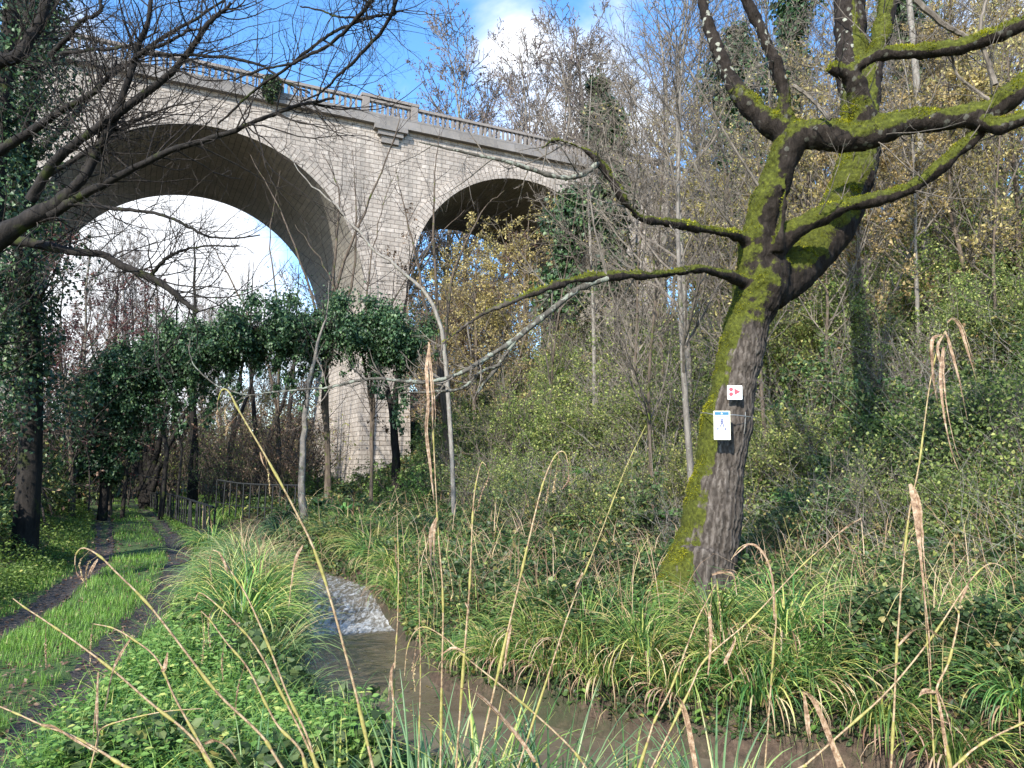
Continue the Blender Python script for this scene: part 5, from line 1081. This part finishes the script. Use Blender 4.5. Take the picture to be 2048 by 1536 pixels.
q2 = sample(16000, 4.0, 9, -200, 780); m = (~q2['right']) & (q2['sd'] > .15) & (q2['pd'] < -1.3) & (vnoise(q2['x'], q2['y'], 1.1, 72) > .1); q2 = sel(q2, m); n = len(q2['x']); acc = Acc(); P_ = pos(q2); P_[:, 2] += rng.uniform(.08, .4, n)
leaves(acc, P_, rng.normal(size=(n, 3))*[1, 1, .5], .06*rng.uniform(.5, 1.4, n), 'ivy', .9, tilt=.6, var=rng.beta(2, 2, n)); tag(acc.build('bramble_leaves', M['bramble']), 'darker bramble leaves among the nettles', kind='stuff')
q = sample(12000, 6, 24, 620, 2400); m = q['right'] & (q['sd'] > .15) & (q['u'] < 1.5) & (vnoise(q['x'], q['y'], .8, 63) > .0); q = sel(q, m); q = sel(q, np.arange(len(q['x'])) < 1500)
nettles(q, .2, .45, 'nettle_patch', 'green nettles and herbs scattered over the right bank', .85)

# ------------------------------------------------------------ sedge clumps
def sedge(mat, n, L, wd, spread=.16, droop=(1.2, 2.6), straw=30):
    e = empty('sedge_clump', (0, 0, 0), 'x', 'sedge'); a = Acc(); az = rng.uniform(0, 6.28, n); r0 = spread*np.sqrt(rng.random(n))
    b = np.stack([np.cos(az)*r0, np.sin(az)*r0, 0*az], 1)
    for i0 in range(0, n, max(1, n//5)):
        s_ = slice(i0, i0+max(1, n//5)); m_ = len(az[s_]); blades(a, b[s_], az[s_]+rng.normal(size=m_)*.5, L*rng.uniform(.55, 1.1, m_), wd*rng.uniform(.6, 1.3, m_), rng.uniform(1.05, 1.55, m_), rng.uniform(*droop, m_), K=9, power=1.5)
    a.build('leaves', M[mat], e)
    a = Acc(); az = rng.uniform(0, 6.28, straw); b = np.stack([np.cos(az)*spread, np.sin(az)*spread, 0*az], 1); blades(a, b, az, L*rng.uniform(.4, 1.0, straw), np.full(straw, wd), 1.1, 2.6, K=8)
    a.build('withered_leaves', M['straw'], e); return e
sA = [sedge('sedge_cool', 250, 1.25, .015), sedge('sedge', 230, 1.15, .015)]
place(sA, [spot(455, 10.6, .9), spot(510, 10.9, 1.0), spot(520, 11.6, .8), spot(470, 9.2, .95), spot(520, 9.3, 1.0), spot(555, 8.9, .7), spot(495, 8.2, .95), spot(550, 7.8, .85), spot(500, 12.6, .9), spot(480, 12.2, .85), spot(590, 7.3, .7)], 'sedge tussock on the left bank beside the white water, {}', 'sedge tussocks on the left bank', labels=None, sink=.03)
sB = [sedge('sedge', 200, .95, .014, .2), sedge('sedge', 170, .85, .015, .22)]
place(sB, [(SS[i_, 0]+NN[i_, 0]*(SS[i_, 2]+o_), SS[i_, 1]+NN[i_, 1]*(SS[i_, 2]+o_), s_) for i_, o_, s_ in ((352, .15, .5), (372, .2, .62), (386, .2, .75), (399, .3, .8), (411, .2, .78), (423, .3, .82), (435, .2, .8), (447, .3, .85), (460, .2, .85), (474, .3, .9), (488, .2, .95), (385, .65, .7), (467, .75, .9), (495, .8, 1.0))], 'yellow green sedge tussock overhanging the right bank, {}', 'sedge tussocks overhanging the stream', sink=-.12)
place(sB, [spot(1590, 6.6, .95), spot(1660, 7.4, .9), spot(1730, 6.3, .95), spot(1800, 7.1, .9), spot(1870, 6.0, .9), spot(1940, 6.9, .95), spot(2010, 5.9, .9), spot(2080, 6.8, .9), spot(1700, 8.6, .8), spot(1850, 8.4, .85), spot(1980, 8.2, .8)], 'broad sedge tussock in the lower right growth, {}', 'sedge tussocks lower right', sink=.03)
place(sA[1:], [spot(660, 17.5, .85), spot(690, 16.2, .9), spot(725, 15.2, .9), spot(750, 14.2, .85), spot(640, 19.5, .9), spot(790, 12.9, .8), spot(805, 12.0, .75), spot(700, 18, .8), spot(765, 16, .8)], 'dark sedge tussock on the far bank above the white water, {}', 'sedge tussocks above the white water', sink=.03)
place(sA, [spot(430, 15.5, .8), spot(470, 16.5, .8), spot(505, 17.5, .85), spot(545, 15.3, .8), spot(560, 18.5, .85), spot(450, 19.5, .8), spot(520, 20.5, .9), spot(480, 14.0, .8), spot(415, 17.5, .7)], 'small sedge tuft between the iron railings and the white water, {}', 'sedge tufts by the railings', sink=.0)
sC = [sedge('sedge_cool', 80, 1.15, .021, .22, (.25, 1.3), 10), sedge('sedge', 65, 1.05, .02, .22, (.3, 1.5), 12)]
place(sC, [(-.85, 3.9, .58), (-.42, 3.8, .68), (-.12, 4.0, .74), (.2, 3.85, .66), (.62, 4.0, .55), (1.0, 3.85, .62), (1.35, 4.0, .56), (1.75, 3.9, .7), (2.2, 4.1, .8), (2.65, 3.9, .8), (-1.3, 4.0, .5)], 'broad bladed sedge clump rooted at the lower edge, {}', 'sedge clumps along the lower edge', sink=.0)

# ------------------------------------------------------------ hart's tongue ferns
def fern(n, L, w):
    e = empty('fern', (0, 0, 0), 'x', 'fern'); az = rng.uniform(0, 6.28, n); a = Acc()
    blades(a, np.zeros((n, 3)), az, L*rng.uniform(.7, 1.1, n), np.full(n, w), 1.25, 1.7, K=8, power=1.2, fold=.12); a.build('fronds', M['fern'], e); return e
place([fern(26, .85, .085)], [spot(1185, 14.2, 1.1), spot(1225, 15, 1.2), spot(1150, 15.5, 1.0), spot(1110, 16.2, 1.1), spot(1275, 15.8, 1.0), spot(1335, 15.4, .9), spot(1310, 19, 1.2), spot(1180, 20, 1.3), spot(1590, 13.6, .9), spot(1650, 14.4, 1.0), spot(1710, 13.8, .9), spot(1790, 14.6, .9), spot(690, 20, .9), spot(640, 22.5, .9)], "hart's tongue fern rosette on the bank, {}", "hart's tongue ferns", sink=-.3)

# ------------------------------------------------------------ iron railings
def railing(name, label, pts, h, step, lean=0):
    P_ = smooth(np.array(pts, float), 80); zz = ground(P_[:, 0], P_[:, 1]); 
    if len(pts[0]) > 2: zz = P_[:, 2]
    P_ = np.stack([P_[:, 0], P_[:, 1], zz], 1); e = empty(name, P_[0], label, 'railing'); L = np.concatenate([[0], np.cumsum(np.linalg.norm(np.diff(P_, axis=0), axis=1))])
    top = P_ + [lean*h, 0, h]; a = Acc(); tubes(a, top, np.full(80, .03), 6); a.build('top_rail', M['iron'], e)
    a = Acc(); tubes(a, P_+[lean*.15, 0, .12], np.full(80, .015), 5); a.build('lower_rail', M['iron'], e)
    for s_ in np.arange(0, L[-1], step):
        i = np.searchsorted(L, s_); i = min(i, 79); j = rng.normal()*.02; a = Acc(); tubes(a, np.array([[P_[i]-[0, 0, .25], P_[i]+[lean*h+j, 0, h]]]), np.array([[.026, .024]]), 5); a.build('bar', M['iron'], e)
r1 = [at(425, 1083, 18.5), at(392, 1066, 20.5), at(360, 1049, 23), at(330, 1036, 26), at(300, 1028, 30)]
r1 = [(p[0], p[1], p[2]) for p in r1]
railing('iron_railing', 'low dark iron railing running along the right edge of the track', r1, .82, .42)
r2 = [at(432, 1012, 25), at(480, 1020, 24.5), at(540, 1024, 24), at(598, 1026, 23.5)]; railing('iron_railing', 'dark iron railing crossing behind the stream in front of the pier', [tuple(p) for p in r2], .85, .3, .03)

# ------------------------------------------------------------ tall dry sedge stalks close to the lens
def stalk(label, pts, heads=(), ribbons=(), green=.0, Y0_=3.2, Y1_=3.2, w=2.2):
    """pts from base to tip in photo pixels; depth goes Y0_ to Y1_. heads/ribbons: hanging polylines"""
    n = len(pts); ys = np.linspace(Y0_, Y1_, n); P_ = np.array([at(p[0], p[1], y) for p, y in zip(pts, ys)])
    b = P_[0].copy(); dirn = norm(P_[0]-P_[1]); g = gz(b[0], b[1]); k = (b[2]-g)/max(.15, -dirn[2]) if dirn[2] < 0 else 0
    base = b + dirn*min(k, 1.6); base[2] = g-.02 if base[2] > g-.3 else base[2]
    P_ = smooth(np.vstack([base, P_]), 40); e = empty('sedge_stalk', (base[0], base[1], g), label, 'stalk', 'tall sedge stalks near the camera')
    Rd = np.linspace(1.25, .45, 40)*w/FPX*Y0_*.9; a = Acc(); tubes(a, P_, Rd, 6, var=0)
    F_ = a.F[4][0]; a.var[4][0] = np.repeat(np.clip(1-green*.0-np.linspace(0, 1, 39), 0, 1)*green, 6) + (1-green)*.62
    for i_ in np.linspace(6, 34, 5).astype(int): tubes(a, P_[i_-1:i_+2], Rd[i_]*np.array([1.15, 1.7, 1.2]), 6, var=.2)
    a.build('stem', M['stalk'], e, smooth=True)
    for hd in heads:
        Q = smooth(np.array([[*at(q[0], q[1], Y1_), q[2] if len(q) > 2 else 3] for q in hd]), 22); a = Acc(); c = Q[:, :3]; r_ = Q[:, 3]/FPX*Y1_
        tubes(a, c, np.maximum(.0009, r_*.15), 4, var=.3)
        m_ = 110; i_ = rng.integers(7, 22, m_); d = norm(np.gradient(c, axis=0))[i_] + rng.normal(size=(m_, 3))*.35
        leaves(a, c[i_]+rng.normal(size=(m_, 3))*.0012, d, .008*rng.uniform(.6, 1.3, m_)*(r_[i_]/r_.max()*.6+.5), 'dia', .4, tilt=1); a.build('seed_head', M['straw'], e)
    for rb in ribbons:
        Q = smooth(np.array([[*at(q[0], q[1], (Y0_+Y1_)/2-.02), q[2]] for q in rb]), 26); a = Acc(); sd_ = norm(np.array([[1, .35*math.sin(len(rb)), .1]])+rng.normal(size=(1, 3))*.15)
        wv = Q[:, 3]*1.35/FPX*Y0_*(1+.05*rng.normal(size=26)); Q[1:-1, :3] += rng.normal(size=(24, 3))*.0005; tw_ = np.linspace(0, 1.3*rng.normal(), 26)+.25*np.sin(np.linspace(0, 9, 26)+len(rb)); T_ = norm(np.gradient(Q[:, :3], axis=0)); s0 = norm(np.cross(T_, np.array([.1, 1, .2]))); n0_ = np.cross(T_, s0)
        sd3 = s0*np.cos(tw_)[:, None]+n0_*np.sin(tw_)[:, None]; strip(a, Q[None, :, :3], wv[None]*.62, sd3[None], var=.5, fold=.08); dv = np.linspace(0, 1, 26)[:, None]*np.array([[.012, 0, .01]])*rng.normal(); strip(a, (Q[:, :3]+s0*wv[:, None]*.4+dv)[None], wv[None]*.4*np.linspace(1, .3, 26)[None], (sd3+n0_*.4)[None], var=.5, fold=.1); a.build('leaf', M['ribbon'], e)
def streaky(name, c0, c1, c2):
    m, nt, b, out = newmat(name); ob = nd(nt, 'ShaderNodeTexCoord').outputs['Object']; v = nd(nt, 'ShaderNodeAttribute', dict(attribute_name='var')).outputs['Fac']
    n_ = nd(nt, 'ShaderNodeTexNoise', Vector=ob, Scale=40.0, Detail=6.0, Roughness=.75)
    c = ramp(nt, n_.outputs[0], [(.36, c0), (.5, c1), (.64, c2)])
    if name == 'stalk': c = mix(nt, ramp(nt, v, [(.0, (1, 1, 1)), (.6, (0, 0, 0))]), c, mix(nt, n_.outputs[0], (.2, .2, .04), (.52, .5, .09)))
    setc(nt, b, c); b.inputs['Roughness'].default_value = .6; t = nd(nt, 'ShaderNodeBsdfTranslucent', Color=c); mx = nd(nt, 'ShaderNodeMixShader', _0=.25, _1=b.outputs[0], _2=t.outputs[0]); nt.links.new(mx.outputs[0], out.inputs[0]); return m
M['stalk'] = streaky('stalk', (.16, .09, .05), (.45, .31, .17), (.62, .5, .3)); M['ribbon'] = streaky('withered_ribbon', (.12, .06, .035), (.38, .24, .14), (.62, .47, .32))
stalk('tall yellow stalk leaning left over the white water, nodding at its tip', [(745, 1530), (700, 1340), (640, 1130), (590, 1020), (530, 910), (480, 825), (458, 784), (444, 780), (436, 800)], [[(436, 800, 2), (434, 830, 3), (437, 852, 2)], [(462, 800, 1), (450, 822, 3), (453, 862, 2)], [(475, 830, 1), (458, 850, 3), (452, 868, 2)], [(530, 910, 2), (537, 950, 3), (540, 990, 2)]], [[(605, 1090, 2), (590, 1120, 6), (582, 1170, 3), (576, 1225, 1)], [(520, 905, 2), (528, 930, 5), (556, 970, 4), (560, 985, 1)]], green=1, w=2.6)
stalk('upright stalk at picture centre with long hanging brown sheaths', [(883, 1400), (886, 1200), (876, 1060), (868, 900), (862, 780), (857, 690)], [[(880, 1060, 2), (896, 1120, 3), (905, 1180, 4), (902, 1200, 2)]], [[(858, 690, 2), (852, 740, 6), (856, 800, 5), (852, 860, 7), (860, 930, 6), (868, 1000, 2)], [(857, 684, 2), (862, 760, 4), (866, 830, 4), (862, 900, 1)], [(873, 1035, 3), (862, 1065, 9), (862, 1120, 6), (868, 1210, 4), (866, 1250, 1)]], w=2.0)
stalk('upright stalk with a looped tip right of the brown sheathed stalk', [(928, 1320), (940, 1160), (945, 1040), (950, 980), (962, 928), (972, 930)], [[(968, 926, 1), (978, 950, 3), (962, 990, 3), (955, 1020, 1)]], [[(930, 1205, 2), (938, 1230, 4), (930, 1300, 2)]])
stalk('stalk with a drooping pale head in front of the ferns', [(1000, 1330), (1035, 1180), (1072, 1020), (1092, 950), (1112, 910), (1128, 904), (1136, 925)], [[(1136, 925, 2), (1137, 960, 4), (1127, 975, 2)], [(1118, 908, 1), (1110, 960, 3), (1106, 985, 2)], [(1104, 925, 1), (1095, 990, 3), (1092, 1005, 1)]], [[(1022, 1250, 2), (1014, 1290, 5), (1006, 1350, 2)]])
stalk('thin yellow stalk slanting right toward the foot of the mossy tree', [(1110, 1310), (1140, 1220), (1200, 1070), (1250, 940), (1292, 850)], [], [[(1165, 1145, 2), (1155, 1165, 6), (1145, 1200, 2)]], green=.8, w=1.7)
stalk('long straw stalk arching over the track with a curled nodding tip', [(565, 1536), (523, 1471), (436, 1387), (366, 1297), (297, 1209), (235, 1147), (199, 1112), (167, 1096), (152, 1110), (150, 1130)], [[(150, 1130, 1), (155, 1148, 2), (167, 1160, 3)], [(180, 1100, 1), (160, 1125, 2), (165, 1158, 3)], [(195, 1112, 1), (175, 1130, 3), (172, 1175, 2)]], [[(195, 1118, 2), (184, 1135, 5), (176, 1152, 2)]], w=2.6)
stalk('straw stalk slanting across the grass, its tip nearest the left edge', [(440, 1560), (384, 1475), (304, 1408), (223, 1338), (140, 1276), (94, 1244), (50, 1215), (26, 1197)], [[(92, 1250, 1), (91, 1290, 4), (93, 1335, 3)]], [], w=2.6)
stalk('pale stalk lying low across the bottom left corner', [(300, 1560), (251, 1534), (195, 1499), (140, 1470), (84, 1450), (40, 1430), (-20, 1405)], [], [[(82, 1450, 3), (110, 1455, 6), (150, 1480, 5), (195, 1505, 2)]], w=3)
stalk('stalk rising in front of the left sedge tussocks, bent near its tip', [(640, 1560), (614, 1471), (576, 1391), (541, 1300), (495, 1195), (460, 1140), (440, 1108), (426, 1100)], [[(426, 1100, 1), (420, 1120, 3), (423, 1160, 1)]], [[(437, 1103, 1), (448, 1125, 5), (455, 1145, 2)]], w=2.4)
stalk('brown stalk crossing the nettles toward the left tussocks', [(640, 1545), (585, 1430), (516, 1300), (470, 1245), (433, 1209), (401, 1186), (390, 1200)], [[(430, 1209, 1), (417, 1240, 3), (420, 1290, 2)]], [[(480, 1245, 2), (462, 1248, 5), (455, 1252, 2)]], w=2.2)
stalk('dark jointed stalk over the nettles with hanging withered heads', [(620, 1560), (600, 1499), (558, 1454), (534, 1412), (495, 1335), (454, 1286), (420, 1240), (402, 1222)], [[(402, 1222, 1), (408, 1270, 5), (404, 1325, 2)], [(450, 1280, 1), (444, 1320, 5), (446, 1360, 2)], [(490, 1330, 1), (476, 1375, 4), (470, 1430, 2)]], [], w=2.6)
stalk('short dark sheathed stalk over the brightest nettles', [(440, 1560), (401, 1488), (349, 1394), (314, 1318), (262, 1276), (225, 1256), (188, 1248)], [[(186, 1248, 1), (182, 1280, 3), (180, 1330, 2)]], [[(260, 1278, 2), (240, 1310, 5), (225, 1345, 4), (210, 1420, 2)], [(335, 1305, 2), (328, 1335, 8), (322, 1342, 2)], [(196, 1345, 3), (194, 1420, 5), (196, 1500, 3)]], w=2.4)
stalk('straw stalk bowed to the right across the nettle leaves', [(190, 1500), (200, 1460), (250, 1440), (330, 1423), (405, 1417)], [], [[(410, 1488, 3), (430, 1482, 7), (455, 1495, 5), (480, 1530, 2)]], w=1.8)
stalk('dark arching stalk over the brown water, its tip hanging left', [(1190, 1560), (1141, 1495), (1071, 1429), (1001, 1370), (931, 1314), (890, 1276), (850, 1254), (828, 1266), (814, 1300), (809, 1352)], [[(850, 1256, 1), (836, 1270, 2), (828, 1320, 3), (824, 1345, 1)]], [[(930, 1305, 2), (905, 1296, 5), (882, 1310, 2)]], w=2.0)
stalk('pinkish withered blade curving over the water at the bottom centre', [(1090, 1560), (1071, 1523), (1036, 1471), (1010, 1440)], [], [[(1071, 1523, 5), (1036, 1471, 7), (984, 1412, 8), (945, 1380, 7), (921, 1377, 2)]], w=2.2)
stalk('straight thin stalk standing over the left edge of the water', [(783, 1500), (790, 1331), (795, 1244), (797, 1140), (794, 1021)], [[(797, 1140, 1), (792, 1120, 3), (791, 1090, 1)]], [[(788, 1326, 3), (782, 1350, 6), (786, 1400, 3)]], w=1.7)
stalk('straight thin stalk standing over the middle of the water', [(837, 1523), (841, 1349), (839, 1244), (837, 1084)], [[(838, 1310, 2), (828, 1340, 4), (830, 1380, 2)]], w=1.5)
stalk('tall stalk at the right with a tuft of long drooping pale ribbons', [(1782, 1540), (1789, 1402), (1793, 1310), (1804, 1157), (1819, 1022), (1838, 930), (1857, 785), (1872, 710), (1890, 662)], [], [[(1886, 694, 4), (1881, 756, 7), (1888, 829, 5), (1903, 902, 3), (1917, 940, 1)], [(1895, 645, 2), (1906, 638, 4), (1921, 657, 6), (1935, 701, 5), (1954, 763, 1)], [(1890, 662, 2), (1899, 690, 5), (1917, 756, 4), (1935, 840, 1)], [(1884, 668, 2), (1863, 683, 6), (1866, 756, 4), (1876, 812, 2)], [(1888, 668, 2), (1875, 690, 4), (1878, 720, 3), (1890, 735, 1)]], green=.3, w=2.2)
stalk('broad tan blade hanging from its top beside the tufted stalk', [(1870, 1560), (1862, 1400), (1852, 1250), (1843, 1130)], [], [[(1819, 968, 5), (1828, 1000, 13), (1836, 1060, 11), (1841, 1110, 6), (1848, 1183, 4), (1857, 1263, 4), (1862, 1340, 2)]], w=1.5)
stalk('dark slanting stalk with a withered head in front of the tree foot', [(1290, 1500), (1310, 1440), (1345, 1370), (1391, 1248), (1415, 1200), (1431, 1168)], [[(1431, 1168, 2), (1438, 1200, 3), (1443, 1260, 2)], [(1425, 1180, 2), (1420, 1230, 4), (1418, 1330, 2)]], [[(1418, 1225, 4), (1421, 1280, 6), (1416, 1350, 3)], [(1424, 1150, 2), (1446, 1145, 5), (1466, 1150, 4), (1474, 1190, 2)]], w=2.2)
stalk('hooked withered blade at the bottom right of the water', [(1700, 1560), (1651, 1449), (1640, 1425)], [], [[(1683, 1533, 8), (1651, 1449, 9), (1629, 1402, 7), (1612, 1384, 5), (1602, 1384, 1)], [(1607, 1386, 3), (1612, 1430, 8), (1618, 1480, 7), (1626, 1530, 3)]], w=2.4)
stalk('pink brown blade hooked to the left at the bottom right', [(1420, 1580), (1391, 1533), (1380, 1480)], [], [[(1393, 1540, 7), (1380, 1460, 8), (1366, 1409, 7), (1350, 1388, 5), (1337, 1386, 1)]], w=2)
stalk('pale stalk slanting from the tree foot to the upper right', [(1370, 1400), (1410, 1320), (1500, 1240), (1600, 1135), (1680, 1065), (1722, 1036)], [], [[(1470, 1280, 3), (1452, 1318, 7), (1448, 1330, 2)], [(1680, 1065, 2), (1700, 1050, 5), (1724, 1036, 2)]], w=1.8, Y0_=3.8, Y1_=4)
stalk('long straw stalk slanting right, bowed over at the far right', [(1560, 1560), (1610, 1530), (1690, 1460), (1775, 1383), (1860, 1280), (1920, 1190), (1960, 1140), (1990, 1127), (2020, 1150), (2030, 1190)], [], [[(1920, 1205, 3), (1940, 1160, 6), (1942, 1140, 1)]], w=2.2)
stalk('dark forked stalk with a looped tip in the lower right growth', [(1905, 1560), (1884, 1438), (1873, 1380), (1898, 1322), (1917, 1237), (1912, 1218), (1899, 1203), (1888, 1208)], [], [[(1873, 1380, 3), (1884, 1440, 7), (1892, 1511, 3)], [(1796, 1292, 3), (1830, 1260, 7), (1862, 1263, 8), (1908, 1294, 4)], [(1800, 1325, 2), (1770, 1333, 7), (1752, 1345, 2)], [(1873, 1384, 3), (1850, 1380, 7), (1838, 1392, 2)]], w=2.6)
stalk('straw stalk slanting across the lower right corner', [(1880, 1560), (1960, 1490), (2060, 1440), (2140, 1410)], [], [], w=2.6)
stalk('pale arching blade bowed over just right of the tree foot', [(1545, 1330), (1552, 1240), (1545, 1160), (1530, 1110), (1505, 1088), (1480, 1095), (1462, 1120)], [], [[(1549, 1240, 2), (1545, 1160, 5), (1530, 1112, 5), (1500, 1088, 4), (1465, 1115, 1)]], w=1.6, Y0_=4.5, Y1_=4.5)
